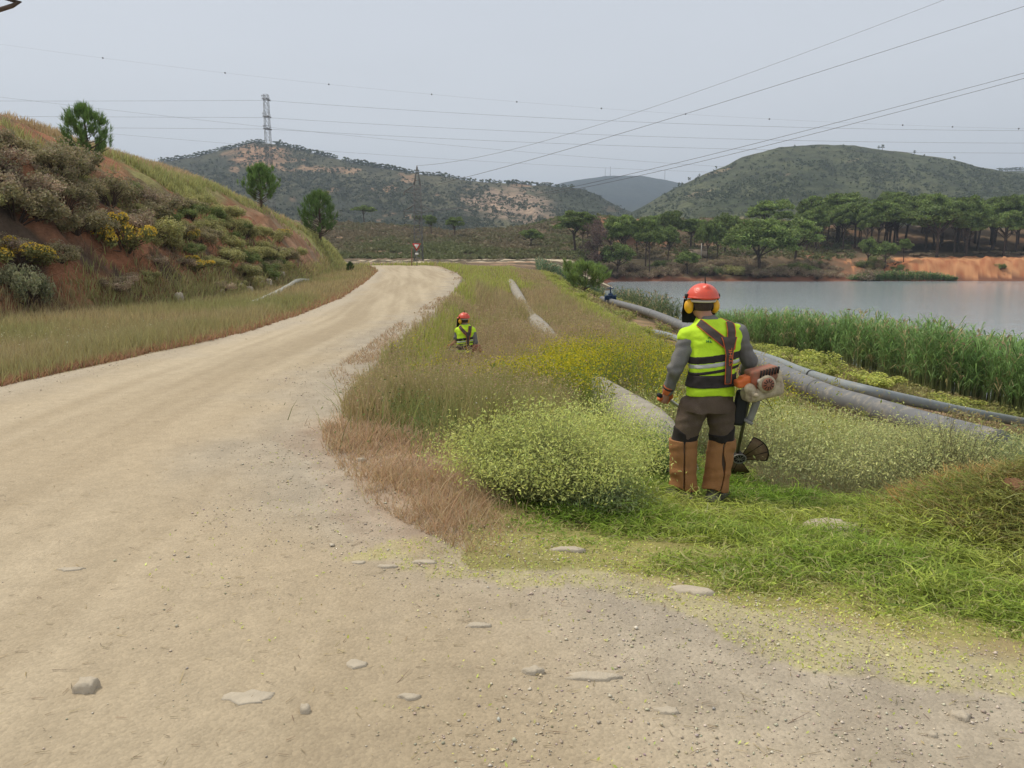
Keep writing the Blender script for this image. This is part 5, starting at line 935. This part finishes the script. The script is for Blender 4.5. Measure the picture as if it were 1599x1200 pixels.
    sdf_obj('trousers', lambda x, y, z: np.maximum(legs(x, y, z) + fold(x, y, z, .009, .62), np.minimum(AL[2], AR[2]) + .02 - z), (lo[0], lo[1], 0), (hi[0], hi[1], p['hem'] + .12), res, TRS, root)
    for K, A, s in ((KL, AL, -1), (KR, AR, 1)):
        side = lambda x, y, z: (x - (HPL[0] + HPR[0]) / 2) * -s
        sdf_obj('knee_patch', lambda x, y, z: np.maximum(np.maximum(legs(x, y, z, .006) + fold(x, y, z, .005), np.maximum(zk - .01 - z, z - zk - .075 - .22 * np.clip((x - K[0]) * s, -.02, .1) * 3)), side(x, y, z)), (min(K[0], A[0]) - .2, lo[1], zk - .1), (max(K[0], A[0]) + .2, hi[1], zk + .3), res, KNEE, root)
        def gai(x, y, z, K=K, A=A, s=s):
            t = np.clip((z - A[2]) / (K[2] - A[2]), 0, 1.2); c0, c1 = A[0] + (K[0] - A[0]) * t, A[1] + (K[1] - A[1]) * t; r_ = .104 + .010 * t + .010 * np.clip(.25 - t, 0, 1) / .25
            d = np.sqrt((x - c0) ** 2 + ((y - c1) * 1.05) ** 2) - r_ + fold(x, y, z, .0075, .5) + fold(y, z, x, .004, 1.1) * (t < .5); slit = np.maximum(np.abs(x - c0 - .012 * s - (.02 * np.sin(t * 5) if s > 0 else 0)) - (.005 + .012 * np.clip(1 - np.abs(t - .62) / .2, 0, 1) * (s > 0)), y - c1 + .05)
            return np.maximum(np.maximum(d, -slit * 1.), np.maximum(A[2] + .015 + .02 * np.sin(x * 22) - z, z - zk - .015))
        g_ = sdf_obj('gaiter', gai, (min(K[0], A[0]) - .16, A[1] - .17, 0), (max(K[0], A[0]) + .16, A[1] + .2, zk + .06), res * .8, GAIT, root)
        ty = np.array(p['toeL' if s < 0 else 'toeR'], float); A0 = A * [1, 1, 0]
        def boot(x, y, z, A=A, ty=ty):
            d = cap_(x, y, z, A0 + [0, 0, .03] - ty * .06 * .9, A0 + [0, 0, .03] + ty * .06, .045); d = sm(d, cap_(x, y, z, A0 + ty * .06 + [0, 0, .035], A0 + ty * .17 + [0, 0, .028], .048, .042), .03); d = sm(d, cap_(x, y, z, A0 + [0, 0, .05] - ty * .02, A0 + [0, 0, .17] - ty * .02, .05, .055), .03)
            return np.maximum(d, -.012 - z)
        sdf_obj('boot', boot, A0 - [.28, .28, .03], A0 + [.28, .28, .25], .008, BOOT, root)
    VX = p.get('vshift', (0, 0))
    SLo, SRo = SL + (SL - SR) * .04, SR + (SR - SL) * .0
    def vest(x, y, z, o=0.):
        d = torso(x, y, z, .014 + o, p['hem'] - 9, tz[-1] - .02); d = sm(d, cap_(x, y, z, SLo, SRo, .070 + o), .06)
        for S_, E, c in ((SL, EL, -1), (SR, ER, 1)):
            d = np.maximum(d, -(cap_(x, y, z, S_ + (E - S_) * .32 + [c * .035, 0, -.02], E + [c * .02, 0, 0], .082)))
        d = np.maximum(d, -(cap_(x, y, z, NK + [0, .02, -.005], NK + [0, .03, .3], .064)))
        return np.maximum(d + fold(x, y, z, .0075, .62) + fold(y, x, z, .0035, 1.3) + .002, p['hem'] + .015 * np.sin(x * 9 + 1) - .06 * (x - cx[3]) * p.get('hemt', 0) - z)
    sdf_obj('safety_vest', vest, lo, hi, res, HIVIS, root)
    tl = p.get('tilt', .12)
    def band(z0, z1, o, cut=None):
        def f_(x, y, z):
            zz = z - (x - cx[4]) * tl; d = np.maximum(vest(x, y, z, o), np.maximum(z0 - zz, zz - z1)); return d if cut is None else np.maximum(d, cut(x, y, z))
        return f_
    zb = p['zb']; box = lambda a, b: ((lo[0], lo[1], a), (hi[0], hi[1], b))
    sdf_obj('dark_band', band(zb[0], zb[1], .004), *box(zb[0] - .08, zb[1] + .08), res * .8, BLK, root); sdf_obj('reflective_band', band(zb[0] - .035, zb[0] - .002, .004), *box(zb[0] - .12, zb[0] + .06), res * .8, SILV, root)
    tl = p.get('tilt2', .03); wb = p['belt']
    sdf_obj('hip_belt', band(wb[0], wb[1], .014), *box(wb[0] - .06, wb[1] + .06), res * .8, BLK, root); tl = .16; sdf_obj('thin_strap', band(wb[1] + .018, wb[1] + .042, .010), *box(wb[1] - .06, wb[1] + .12), res * .8, BLK, root)
    # surface depth seen from behind, for straps
    def back_y(X, Z, off=.0, fn=None):
        X, Z = np.asarray(X, float), np.asarray(Z, float); y_ = np.full(X.shape, lo[1]); fn = fn or (lambda a, b, c: vest(a, b, c, .006))
        for _ in range(70):
            d = fn(X, y_, Z); y_ = y_ + np.clip(d, -.02, .03) * .8
        return y_ - off
    def ribbon(g, pts, w, off, t=.006, segs=26, wseg=7):
        pp = smooth_path(np.c_[np.array(pts), np.zeros(len(pts))], segs)[:, :2]; d = np.gradient(pp, axis=0); d /= np.linalg.norm(d, axis=1)[:, None]; n_ = np.c_[-d[:, 1], d[:, 0]]; w = np.interp(np.linspace(0, 1, segs), np.linspace(0, 1, len(np.atleast_1d(w))), np.atleast_1d(w)) if np.ndim(w) else np.full(segs, w)
        u = np.linspace(-.5, .5, wseg); XX = pp[:, 0][:, None] + n_[:, 0][:, None] * u * w[:, None]; ZZ = pp[:, 1][:, None] + n_[:, 1][:, None] * u * w[:, None]; YY = back_y(XX, ZZ, off); YY = np.minimum(YY, YY.mean(1)[:, None] + .02)
        V0 = np.stack([XX, YY, ZZ], -1).reshape(-1, 3); V1 = V0 + [0, t, 0]; i = np.arange(segs * wseg).reshape(segs, wseg); q = np.stack([i[:-1, :-1], i[:-1, 1:], i[1:, 1:], i[1:, :-1]], -1).reshape(-1, 4); N_ = segs * wseg
        rim = [(i[a, b], i[c, d_], i[c, d_] + N_, i[a, b] + N_) for a, b, c, d_ in [(k, 0, k + 1, 0) for k in range(segs - 1)] + [(k + 1, wseg - 1, k, wseg - 1) for k in range(segs - 1)] + [(0, k + 1, 0, k) for k in range(wseg - 1)] + [(segs - 1, k, segs - 1, k + 1) for k in range(wseg - 1)]]
        g.add(np.concatenate([V0, V1]), None, np.concatenate([q, q[:, ::-1] + N_, np.array(rim)]))
        return np.stack([XX[:, 0], YY[:, 0], ZZ[:, 0]], -1), np.stack([XX[:, -1], YY[:, -1], ZZ[:, -1]], -1)
    J, Bt, TL_, TR_ = p['join'], p['bottom'], p['strapL'], p['strapR']
    g = Geo(); gp_ = Geo(); E_ = []
    E_.append(ribbon(g, [TL_, ((TL_[0] + J[0]) / 2 - .015, (TL_[1] + J[1]) / 2 + .01), (J[0] + .005, J[1])], [.062, .066, .072], .012)); ho = g.obj('harness', BRW, root); g = Geo()
    E_.append(ribbon(g, [TR_, (TR_[0] - .005, (TR_[1] + J[1]) / 2), (J[0] + .012, J[1] - .02)], [.066, .07, .074], .015)); g.obj('shoulder_strap', BRW, root); g = Geo()
    E_.append(ribbon(g, [(J[0] + .002, J[1] + .075), J, ((J[0] + Bt[0]) / 2, (J[1] + Bt[1]) / 2), Bt], [.135, .10, .062, .058, .055], .019)); pan = g.obj('back_panel', BRW, root)
    for e_, sel_ in ((E_[0], (1,)), (E_[0], (0,)), (E_[1], (0, 1)), (E_[2], (0, 1))):
        for s in sel_: gg = Geo(); gtube(gg, e_[s], .0032, 5); gg.obj('piping', ORG, pan)
    gg = Geo(); gtube(gg, [E_[2][0][-1], E_[2][1][-1]], .0032, 5); gg.obj('piping', ORG, pan)
    if p.get('text'):
        cu = bpy.data.curves.new('lettering', 'FONT'); cu.body = p['text']; cu.size = .066; cu.extrude = 0; cu.offset = .0006; cu.resolution_u = 3; cu.shear = .12
        to = bpy.data.objects.new('tmp_text', cu); COL.objects.link(to); dg = bpy.context.evaluated_depsgraph_get(); me = bpy.data.meshes.new_from_object(to.evaluated_get(dg)); COL.objects.unlink(to); bpy.data.objects.remove(to)
        v = np.array([q.co[:] for q in me.vertices]); v[:, 0] -= (v[:, 0].min() + v[:, 0].max()) / 2; v[:, 1] -= (v[:, 1].min() + v[:, 1].max()) / 2; v[:, 0] *= .145 / np.ptp(v[:, 0]); v[:, 1] *= .032 / np.ptp(v[:, 1])
        tx, tz_ = p['textpos']; Xw, Zw = tx - v[:, 1] + .10 * v[:, 0] * 0 - .05 * v[:, 0], tz_ + v[:, 0]; Yw = back_y(Xw, Zw, .024); Yw = Yw - .004
        for q, xyz in zip(me.vertices, np.c_[Xw, Yw, Zw]): q.co = xyz
        me.materials.clear(); me.materials.append(ORG); o = bpy.data.objects.new('lettering', me); COL.objects.link(o); o.parent = pan
    if p.get('emblem'):
        ex, ez = p['emblem']; g = Geo(); GR = pmat('dark_green_print', (.03, .16, .05), .8)
        for a, b in (((-.022, -.012), (-.022, .010)), ((-.022, 0), (-.008, 0)), ((-.008, -.012), (-.008, .010)), ((.004, -.012), (.004, .006)), ((.004, .006), (.018, -.012)), ((-.012, .022), (.0, .03)), ((0, .03), (.012, .020))):
            A_e, B_e = np.array([ex + a[0], 0, ez + a[1]]), np.array([ex + b[0], 0, ez + b[1]])
            for q in (A_e, B_e): q[1] = back_y(q[0:1], q[2:3], .004)[0]
            gtube(g, [A_e, B_e], .003, 5)
        g.obj('printed_mark', GR, root)
    # helmet
    hc = HD + [0, 0, .035] - f * .008
    def shell(x, y, z, o=0.):
        d = ell(x, y, z, hc, (.128 + o, .145 + o, .118 + o)); pz = (x - hc[0]) * f[0] + (y - hc[1]) * f[1]; cut = hc[2] - .005 + .012 * np.cos((pz / .14) * 2) - z
        br = np.maximum(ell(x, y, z, hc + f * .03 - [0, 0, .0], (.140, .185, .05)), np.maximum(np.abs(z - hc[2] - .0) - .007, -(pz - .02))); rib = sm(d, cap_(x, y, z, hc - f * .09 + [0, 0, .072], hc + f * .06 + [0, 0, .092], .022), .02)
        lip = np.maximum(np.sqrt(((x - hc[0]) / 1.0) ** 2 + ((y - hc[1]) * .9) ** 2) - .134, np.abs(z - hc[2] - .004) - .006); return np.minimum(np.minimum(np.maximum(rib, cut), br), lip)
    sdf_obj('helmet', lambda x, y, z: np.maximum(shell(x, y, z), -np.maximum(ell(x, y, z, hc, (.118, .135, .108)), z - hc[2] - .2) ), hc - [.2, .25, .08], hc + [.2, .25, .16], .006, HELM, root)
    g = Geo(); a = np.linspace(0, 2 * PI, 30); gtube(g, np.c_[hc[0] + np.cos(a) * .096, hc[1] + np.sin(a) * .112, hc[2] - .022 + 0 * a], .012, 8); g.obj('headband', WHT, root)
    sdf_obj('hair', lambda x, y, z: np.maximum(ell(x, y, z, HD - f * .006, (.084, .102, .118)), np.maximum((x - HD[0]) * f[0] + (y - HD[1]) * f[1] - .05, HD[2] - .065 - z)), HD - [.14, .16, .16], HD + [.14, .16, .16], .007, HAIR, root)
    for s in (-1, 1):
        c = HD + rt * s * .107 - [0, 0, .03]; sdf_obj('ear_muff', lambda x, y, z: sm(ell(x, y, z, c, (.036, .044, .060)), ell(x, y, z, c + rt * s * .012, (.028, .034, .046)), .01), c - .09, c + .09, .005, MUFF, root)
        g = Geo(); gtube(g, [c - rt * s * .024, c - rt * s * .034], .043, 16); m_ = g.obj('ear_cushion', DARK, root); g = Geo(); gtube(g, [c + rt * s * .02 + [0, 0, .03], c + rt * s * .03 + [0, 0, .075], hc + rt * s * .128 + [0, 0, .012]], .006, 6); g.obj('muff_arm', DARK, root)
        g = Geo(); gbox(g, hc + rt * s * .132 + f * .01 + [0, 0, .016], (.022, .045, .034)); g.obj('hinge', DARK, root); e_ = Geo(); c2 = HD + f * .088 + rt * s * .03 + [0, 0, .0]; a = np.linspace(-1, 1, 6); gtube(e_, c2 + a[:, None] * np.array([0, 0, .011]), .012 * np.sqrt(1 - a ** 2 * .96), 8); e_.obj('eye', EYE, root)
    g = Geo(); a = np.linspace(-1.15, 1.15, 12); V = []
    for zz, rr_ in ((.0, .15), (-.10, .165), (-.19, .16)):
        for t in a: V.append(hc + f * (math.cos(t) * rr_ + .01) + rt * math.sin(t) * rr_ * .95 + [0, 0, zz])
    V = np.array(V); g.add(np.concatenate([V, V + f * .003]), None, [(r_ * 12 + i, r_ * 12 + i + 1, r_ * 12 + 13 + i, r_ * 12 + 12 + i) for r_ in (0, 1) for i in range(11)] + [(36 + r_ * 12 + i, 48 + r_ * 12 + i, 49 + r_ * 12 + i, 37 + r_ * 12 + i) for r_ in (0, 1) for i in range(11)]); g.obj('face_visor', DARK, root)
    g = Geo(); gtube(g, [hc + [.01, -.03, .11], hc + [.005, -.03, .175]], [.006, .004], 6); g.obj('antenna', DARK, root)
    # gloves with curled fingers round a bar
    for Wp, E, bar, ax_, s in ((WL, EL, p['barL'], p['axL'], -1), (WR, ER, p['barR'], p['axR'], 1)):
        bar, ax_ = np.array(bar, float), np.array(ax_, float); ax_ /= np.linalg.norm(ax_); n_ = Wp - bar; n_ -= ax_ * (n_ @ ax_); n_ /= np.linalg.norm(n_); t_ = np.cross(ax_, n_); ft = []
        out = np.array([s, -.3, 0.]); sg = 1 if (t_ @ out) > 0 else -1; t_ = t_ * sg
        for k, (l_, o_) in enumerate(((215, .033), (235, .011), (225, -.011), (195, -.032))): ft.append(([bar + ax_ * o_ + (n_ * math.cos(math.radians(q)) + t_ * math.sin(math.radians(q))) * (.036 + .004 * (q < 60)) for q in (10, 80, 150, l_)], [.0125, .0115, .0105, .009]))
        ft.append(([bar + ax_ * .03 + n_ * .04 - t_ * .012, bar + ax_ * .045 + n_ * .012 - t_ * .035, bar + ax_ * .035 - n_ * .022 - t_ * .027], [.014, .012, .010]))
        def glove(x, y, z):
            d = sm(cap_(x, y, z, Wp, bar + n_ * .052, .034, .030), cap_(x, y, z, bar + n_ * .045 + ax_ * .03, bar + n_ * .045 - ax_ * .03, .024), .02)
            d = sm(d, cap_(x, y, z, Wp + (E - Wp) * .02, Wp + (E - Wp) * .18, .04, .047), .015)
            for pts, rs in ft: d = sm(d, polycap(x, y, z, pts, rs, .004), .005)
            return d
        c = (Wp + bar) / 2; sdf_obj('glove', glove, c - .14, c + .14, .0045, GLV, root)
        g = Geo(); q0, q1 = Wp + (E - Wp) * .14, Wp + (E - Wp) * .2; gtube(g, [q0, q1], .050, 14); g.obj('cuff', BLK, root)
    return root
wx, wy = 1.545, 6.15; wz = zat(wx, wy) + .0
P1 = dict(tz=[.60, .72, .82, .90, 1.06, 1.19, 1.32, 1.41, 1.47, 1.52], cx=[.03, .03, .045, .06, .060, .075, .08, .075, .055, .03], cy=[0, 0, 0, 0, 0, .02, .05, .07, .09, .10], a=[.185, .215, .205, .185, .172, .19, .205, .185, .12, .065], b=[.12, .15, .14, .125, .115, .125, .135, .115, .085, .062], yaw=.26,
          SL=(-.130, .04, 1.355), EL=(-.232, .0, 1.105), WL=(-.268, .10, .90), SR=(.265, .08, 1.39), ER=(.395, .12, 1.15), WR=(.43, .36, 1.02), head=(-.005, .14, 1.625), hyaw=.12, hipL=(-.075, .01, .775), hipR=(.145, .01, .775), KL=(-.14, .03, .50), KR=(.178, .04, .48), AL=(-.135, 0, .10), AR=(.125, 0, .09),
          hem=.885, hemt=.3, zk=.50, zb=(1.165, 1.225), belt=(.965, 1.065), toeL=(-.62, .78, 0), toeR=(.72, .70, 0), lo=(-.45, -.30, -.03), hi=(.62, .55, 1.86), join=(.165, 1.29), bottom=(.158, 1.0), strapL=(-.06, 1.475), strapR=(.195, 1.475), text='STIHL', textpos=(.172, 1.21), emblem=(.005, 1.335), tilt=.12,
          barL=(-.285, .165, .835), axL=(.75, .35, -.45), barR=(.45, .44, .97), axR=(.2, .75, .5))
person('person', (wx, wy, wz), P1, 'person seen from behind in orange hard hat, yellow vest and tan gaiters, steering a brushcutter')
# brushcutter of the near worker
CREAM = pmat('dirty_cream_plastic', (.50, .42, .29), .5, .12, 10, dirt=(.17, .12, .08), dirt_amt=.45, dscale=12); ENG = pmat('worn_orange_red', (.34, .095, .055), .6, .2, 12, dirt=(.22, .15, .10), dirt_amt=.7, dscale=14); ORC = pmat('bright_orange_plastic', (.62, .15, .04), .5, .1, 10, dirt=(.3, .12, .06), dirt_amt=.3, dscale=14); SHAFT = pmat('olive_tube', (.10, .095, .06), .5, .15, 8); ALU = pmat('aluminium_bar', (.50, .50, .48), .35, .1, 8, metal=.6); GREY = pmat('grey_grip', (.28, .27, .25), .6, .1, 10); GUARD = pmat('brown_guard', (.19, .12, .08), .7, .2, 14, dirt=(.28, .21, .12), dirt_amt=.4, dscale=20)
def rot(ax_, a): return np.array(Matrix.Rotation(a, 3, ax_))
def cutter(loc, label, full=True, name='brushcutter'):
    root = empty(name, loc, label=label, cat='brushcutter'); E = np.array([.415, -.11, .985]); Hh = np.array([.57, .90, .12]); R_ = rot('Y', -.10) @ rot('Z', .12) @ rot('Y', -.12)
    bx = lambda x, y, z, c, h, r: rbox(x, y, z, E + R_ @ np.array(c), h, r, R_)
    lo, hi = E - .3, E + .3
    sdf_obj('fuel_tank', lambda x, y, z: sm(bx(x, y, z, (.01, 0, -.055), (.155, .085, .052), .035), bx(x, y, z, (.135, 0, .02), (.035, .08, .085), .03), .02), lo, hi, .007, CREAM, root)
    sdf_obj('engine_cover', lambda x, y, z: sm(bx(x, y, z, (.03, 0, .085), (.115, .08, .055), .025), bx(x, y, z, (.02, .01, .02), (.10, .075, .06), .02), .02), lo, hi, .007, ENG, root)
    sdf_obj('air_duct', lambda x, y, z: sm(bx(x, y, z, (-.135, .0, .055), (.055, .05, .032), .015), bx(x, y, z, (-.10, .0, .085), (.04, .05, .02), .012), .03), lo, hi, .007, ORC, root)
    g = Geo(); Rn = lambda c: E + R_ @ np.array(c, float)
    for i in range(7): g2 = gbox(g, Rn((-.01 + i * .024, -.083, .105)), (.009, .02, .055), None, R_ @ rot('Y', .35))
    g.obj('cooling_fins', KNEE, root, kind='stuff') if False else g.obj('cooling_grille', KNEE, root)
    g = Geo(); gtube(g, [Rn((.02, -.07, .02)), Rn((.02, -.115, .02))], [.073, .066], 26); st = g.obj('recoil_starter', CREAM, root); g = Geo(); gtube(g, [Rn((.02, -.11, .02)), Rn((.02, -.128, .02))], [.054, .046], 24); st2 = g.obj('starter_cap', ENG, st); g = Geo()
    for k in range(10):
        a = k * PI / 5; gtube(g, [Rn((.02 + math.cos(a) * .018, -.130, .02 + math.sin(a) * .018)), Rn((.02 + math.cos(a) * .044, -.128, .02 + math.sin(a) * .044))], .0035, 4)
    g.obj('starter_vents', KNEE, st)
    sdf_obj('air_filter_cap', lambda x, y, z: np.minimum(cap_(x, y, z, Rn((-.105, -.05, .005)), Rn((-.085, -.05, -.06)), .045, .05), cap_(x, y, z, Rn((-.085, -.10, -.045)), Rn((-.085, -.112, -.045)), .02)), lo, hi, .007, CREAM, root)
    g = Geo(); gtube(g, [Rn((-.03, -.07, .055)), Rn((-.03, -.10, .055))], .018, 12); g.obj('fuel_cap', WHT, root)
    g = Geo(); s0, s1 = E + np.array([-.04, .08, -.03]), Hh + np.array([-.01, -.02, .05]); gtube(g, [E + [-.06, .02, -.02], s0 + (s1 - s0) * .06], [.06, .035], 14); g.obj('clutch_housing', DARK, root)
    g = Geo(); gtube(g, [s0, s1], .0165, 12); g.obj('shaft', SHAFT, root)
    sp = lambda t: s0 + (s1 - s0) * t
    g = Geo(); gtube(g, smooth_path([(-.335, .11, .865), (-.285, .165, .835), (-.22, .235, .80), (-.10, .33, .72), (.12, .40, .64), (.34, .36, .66), sp(.36) + [0, 0, .03], (.50, .44, .80), (.46, .46, .92), (.44, .43, 1.0)], 40), .0135, 10); g.obj('handlebar', ALU, root)
    g = Geo(); gtube(g, [(-.345, .098, .872), (-.255, .197, .818)], .0175, 10); g.obj('grip', DARK, root); g = Geo(); gtube(g, [(.47, .46, .90), (.43, .42, 1.03)], .019, 10); g.obj('grip', DARK, root)
    g = Geo(); gtube(g, [(.435, -.02, .90), (.425, .0, .80), (.40, .02, .70), (.385, .03, .665)], [.035, .03, .028, .034], 14); g.obj('lower_tube', GREY, root); g = Geo(); gtube(g, [(.387, .03, .672), (.375, .03, .650)], [.046, .042], 14); g.obj('tube_end', GREY, root)
    g = Geo(); gtube(g, [(.47, -.06, .90), (.54, -.06, .79), (.44, -.04, .86)], .004, 5); g.obj('cable', DARK, root)
    sdf_obj('hip_pad', lambda x, y, z: rbox(x, y, z, (.315, .04, .775), (.055, .03, .15), .03, rot('Y', .12)), (.1, -.1, .5), (.5, .2, 1.0), .008, DARK, root)
    # head: gear box, hub with spokes, and ribbed fan shaped guard facing backwards
    Hc = Hh - [0, .06, -.02]; Rg = rot('Z', -.12) @ rot('X', .55); T3 = lambda u, v, w=0: Hc + Rg @ np.array([u, w, v]); g = Geo(); gtube(g, [Hh + [0, -.03, .06], Hh + [0, .04, .0], Hh + [0, .05, -.06]], [.03, .04, .035], 12); g.obj('gear_box', DARK, root)
    g = Geo(); n = 22
    def fan(g, a0, a1, r0, r1, th=.004):
        a = np.radians(np.linspace(a0, a1, n)); V = []
        for w in (-th, th):
            for q in (r0, (r0 + r1) / 2, r1): V += [T3(math.cos(t) * q, math.sin(t) * q, w + (.035 * (q / r1) ** 2)) for t in a]
        i = np.arange(6 * n).reshape(6, n); qd = [(i[r, k], i[r, k + 1], i[r + 1, k + 1], i[r + 1, k]) for r in (0, 1, 3, 4) for k in range(n - 1)] + [(i[2, k], i[2, k + 1], i[5, k + 1], i[5, k]) for k in range(n - 1)] + [(i[0, k], i[3, k], i[3, k + 1], i[0, k + 1]) for k in range(n - 1)]
        g.add(V, None, qd)
    fan(g, -12, 68, .06, .265); fan(g, 185, 300, .06, .25); g.obj('guard', GUARD, root); g = Geo()
    for a0, a1, R1 in ((-12, 68, .265), (185, 300, .25)):
        a = np.radians(np.linspace(a0, a1, 16)); gtube(g, [T3(math.cos(t) * R1, math.sin(t) * R1, .03) for t in a], .005, 6)
        for t in np.radians(np.linspace(a0, a1, 4)): gtube(g, [T3(math.cos(t) * .04, math.sin(t) * .04, -.006), T3(math.cos(t) * R1, math.sin(t) * R1, .026)], .004, 5)
    g.obj('guard_ribs', KNEE, root); g = Geo(); a = np.linspace(0, 2 * PI, 24); gtube(g, [T3(math.cos(t) * .058, math.sin(t) * .058, -.012) for t in a], .006, 6)
    for k in range(9): t = k * 2 * PI / 9; gtube(g, [T3(0, 0, -.014), T3(math.cos(t) * .058, math.sin(t) * .058, -.012)], .003, 5)
    g.obj('hub_spokes', GREY, root); g = Geo(); gtube(g, [T3(0, 0, -.008), T3(0, 0, .02)], .055, 20); g.obj('hub', KNEE, root)
    return root
cutter((wx, wy, wz), 'brushcutter with a dusty orange and cream engine held at the hip of the near worker')
# far worker, waist deep in the grass
P2 = dict(P1); P2.update(yaw=.45, head=(.03, .12, 1.60), hyaw=.75, SL=(-.09, .05, 1.345), EL=(-.165, .06, 1.10), WL=(-.33, .20, .985), SR=(.215, .06, 1.34), ER=(.28, .02, 1.12), WR=(.15, .30, 1.02), sleeveL=0, text=None, emblem=None, toeL=(-.2, .98, 0), toeR=(.3, .95, 0), barL=(-.41, .27, .965), axL=(.3, .8, -.3), barR=(.10, .38, .98), axR=(.5, .6, 0), lo=(-.62, -.3, -.03), hi=(.6, .62, 1.86), join=(.13, 1.27), bottom=(.12, .99), strapL=(-.06, 1.47), strapR=(.17, 1.47))
fw = P(722, 520, 16.7); fx, fyy = fw[0], 16.7; top_z = P(724, 488, fyy)[2]; fz = top_z - 1.765
person('person', (fx, fyy, fz), P2, 'person far off, waist deep in wild grass, in red helmet and yellow vest', .013)
def far_cutter():
    root = empty('brushcutter', (fx, fyy, fz), label='brushcutter of the far worker, mostly hidden in the wild grass at the left hip', cat='brushcutter'); g = Geo(); gtube(g, [(-.30, .1, 1.0), (-.55, 1.1, .35)], .018, 8); g.obj('shaft', SHAFT, root)
    sdf_obj('engine_cover', lambda x, y, z: sm(rbox(x, y, z, (.30, -.02, 1.0), (.09, .09, .07), .03), rbox(x, y, z, (.32, -.02, .94), (.11, .08, .04), .02), .02), (.1, -.2, .8), (.5, .2, 1.15), .01, ENG, root)
    g = Geo(); gtube(g, [(.28, .0, 1.0), (-.30, .1, 1.0)], .018, 8); g.obj('drive_tube', SHAFT, root); g = Geo(); gtube(g, smooth_path([(-.46, .22, .985), (-.41, .27, .965), (-.2, .34, .9), (.1, .38, .98)], 14), .013, 8); g.obj('handlebar', ALU, root)
far_cutter()
# ------------------------------------------------------------------ haze
hz = bpy.data.materials.new('haze_air'); hz.use_nodes = True; N = hz.node_tree.nodes; N.remove(N['Principled BSDF']); v = N.new('ShaderNodeVolumePrincipled')
v.inputs['Color'].default_value = (.66, .80, 1, 1); v.inputs['Density'].default_value = .00027; v.inputs['Anisotropy'].default_value = 0.1
hz.node_tree.links.new(v.outputs[0], N['Material Output'].inputs['Volume'])
g = Geo(); gbox(g, (0, 2600, 190), (9600, 14000, 460)); o = g.obj('haze', hz, kind='stuff')
# ------------------------------------------------------------------ labels that single things out
ONES = 'first second third fourth fifth sixth seventh eighth ninth tenth eleventh twelfth thirteenth fourteenth fifteenth sixteenth seventeenth eighteenth nineteenth'.split()
def ordw(i):
    if i <= 19: return ONES[i - 1]
    t, o = divmod(i, 10); T_ = {2: 'twent', 3: 'thirt', 4: 'fort', 5: 'fift', 6: 'sixt', 7: 'sevent', 8: 'eight'}[t]
    return T_ + 'ieth' if o == 0 else T_ + 'y-' + ONES[o - 1]
def relabel(group, fmt, split):
    d = {}
    for o in COL.objects:
        if o.get('group') == group: q = proj(o.location); d.setdefault(split(q[0], q[1], o), []).append((q[0], o))
    for k, L_ in d.items():
        L_.sort(key=lambda t: t[0])
        for i, (_, o) in enumerate(L_): o['label'] = fmt.format(n=(ordw(i + 1) + ' from the left') if len(L_) > 1 else 'the only one', w=k)
EMB = lambda x, y, o: ('at the left edge' if x < 60 else 'left of the top young pine' if x < 105 else 'below the top young pine' if x < 180 else 'above the big yellow bush' if x < 250 and y < 370 else 'right of the big yellow bush' if x < 300 else 'left of the middle young pine' if x < 380 else 'below the middle young pine') + (' up high' if y < 335 else ' low down' if y > 400 else ' mid slope')
relabel('dark bushes on the embankment', 'dark bush {w}, {n}', EMB); relabel('brown bushes on the embankment', 'brown bush {w}, {n}', EMB); relabel('green bushes on the embankment', 'green bush {w}, {n}', EMB); relabel('olive bushes on the embankment', 'olive bush {w}, {n}', EMB)
row = lambda o: 'front row' if o.location.y < 222 else 'middle row' if o.location.y < 242 else 'back row'
relabel('pines of the forest above the orange bank', 'umbrella pine above the orange bank, {w}, {n}', lambda x, y, o: row(o)); relabel('pines on the slope beside the biggest pine', 'pine right of the biggest pine, {w}, {n}', lambda x, y, o: row(o)); relabel('pines behind the left far shore', 'small pine left of the biggest pine, {w}, {n}', lambda x, y, o: row(o))
SHR = lambda x, y, o: 'below the dead tree' if x < 960 else 'left of the forked pine' if x < 1020 else 'right of the forked pine' if x < 1110 else 'under the biggest pine' if x < 1240 else 'right of the biggest pine'
relabel('bushes along the far shore', 'grey brown shore bush {w}, {n}', SHR); relabel('green bushes along the far shore', 'greenish shore bush {w}, {n}', SHR)
relabel('undergrowth above the orange bank', 'dry brown bush between pine trunks above the orange bank, {n}', lambda x, y, o: '')
relabel('pines along the crest of the left hill', 'tiny crest pine {w}, {n}', lambda x, y, o: 'left of the tall tower' if x < 416 else 'between tall tower and small pylon' if x < 650 else 'right of the small pylon')
relabel('pines on the far right skyline', 'tiny skyline pine at the right photo edge, {n}', lambda x, y, o: ''); relabel('lone trees on the right hill', 'tiny lone tree on the skyline of the bare right hill, {n}', lambda x, y, o: '')
relabel('yellow green bushes above the pipes', 'low yellow green bush edging the grey pipes, {n}', lambda x, y, o: ''); relabel('marker balls on the faint wire', 'tiny marker ball on the very faint high wire, {n}', lambda x, y, o: '')
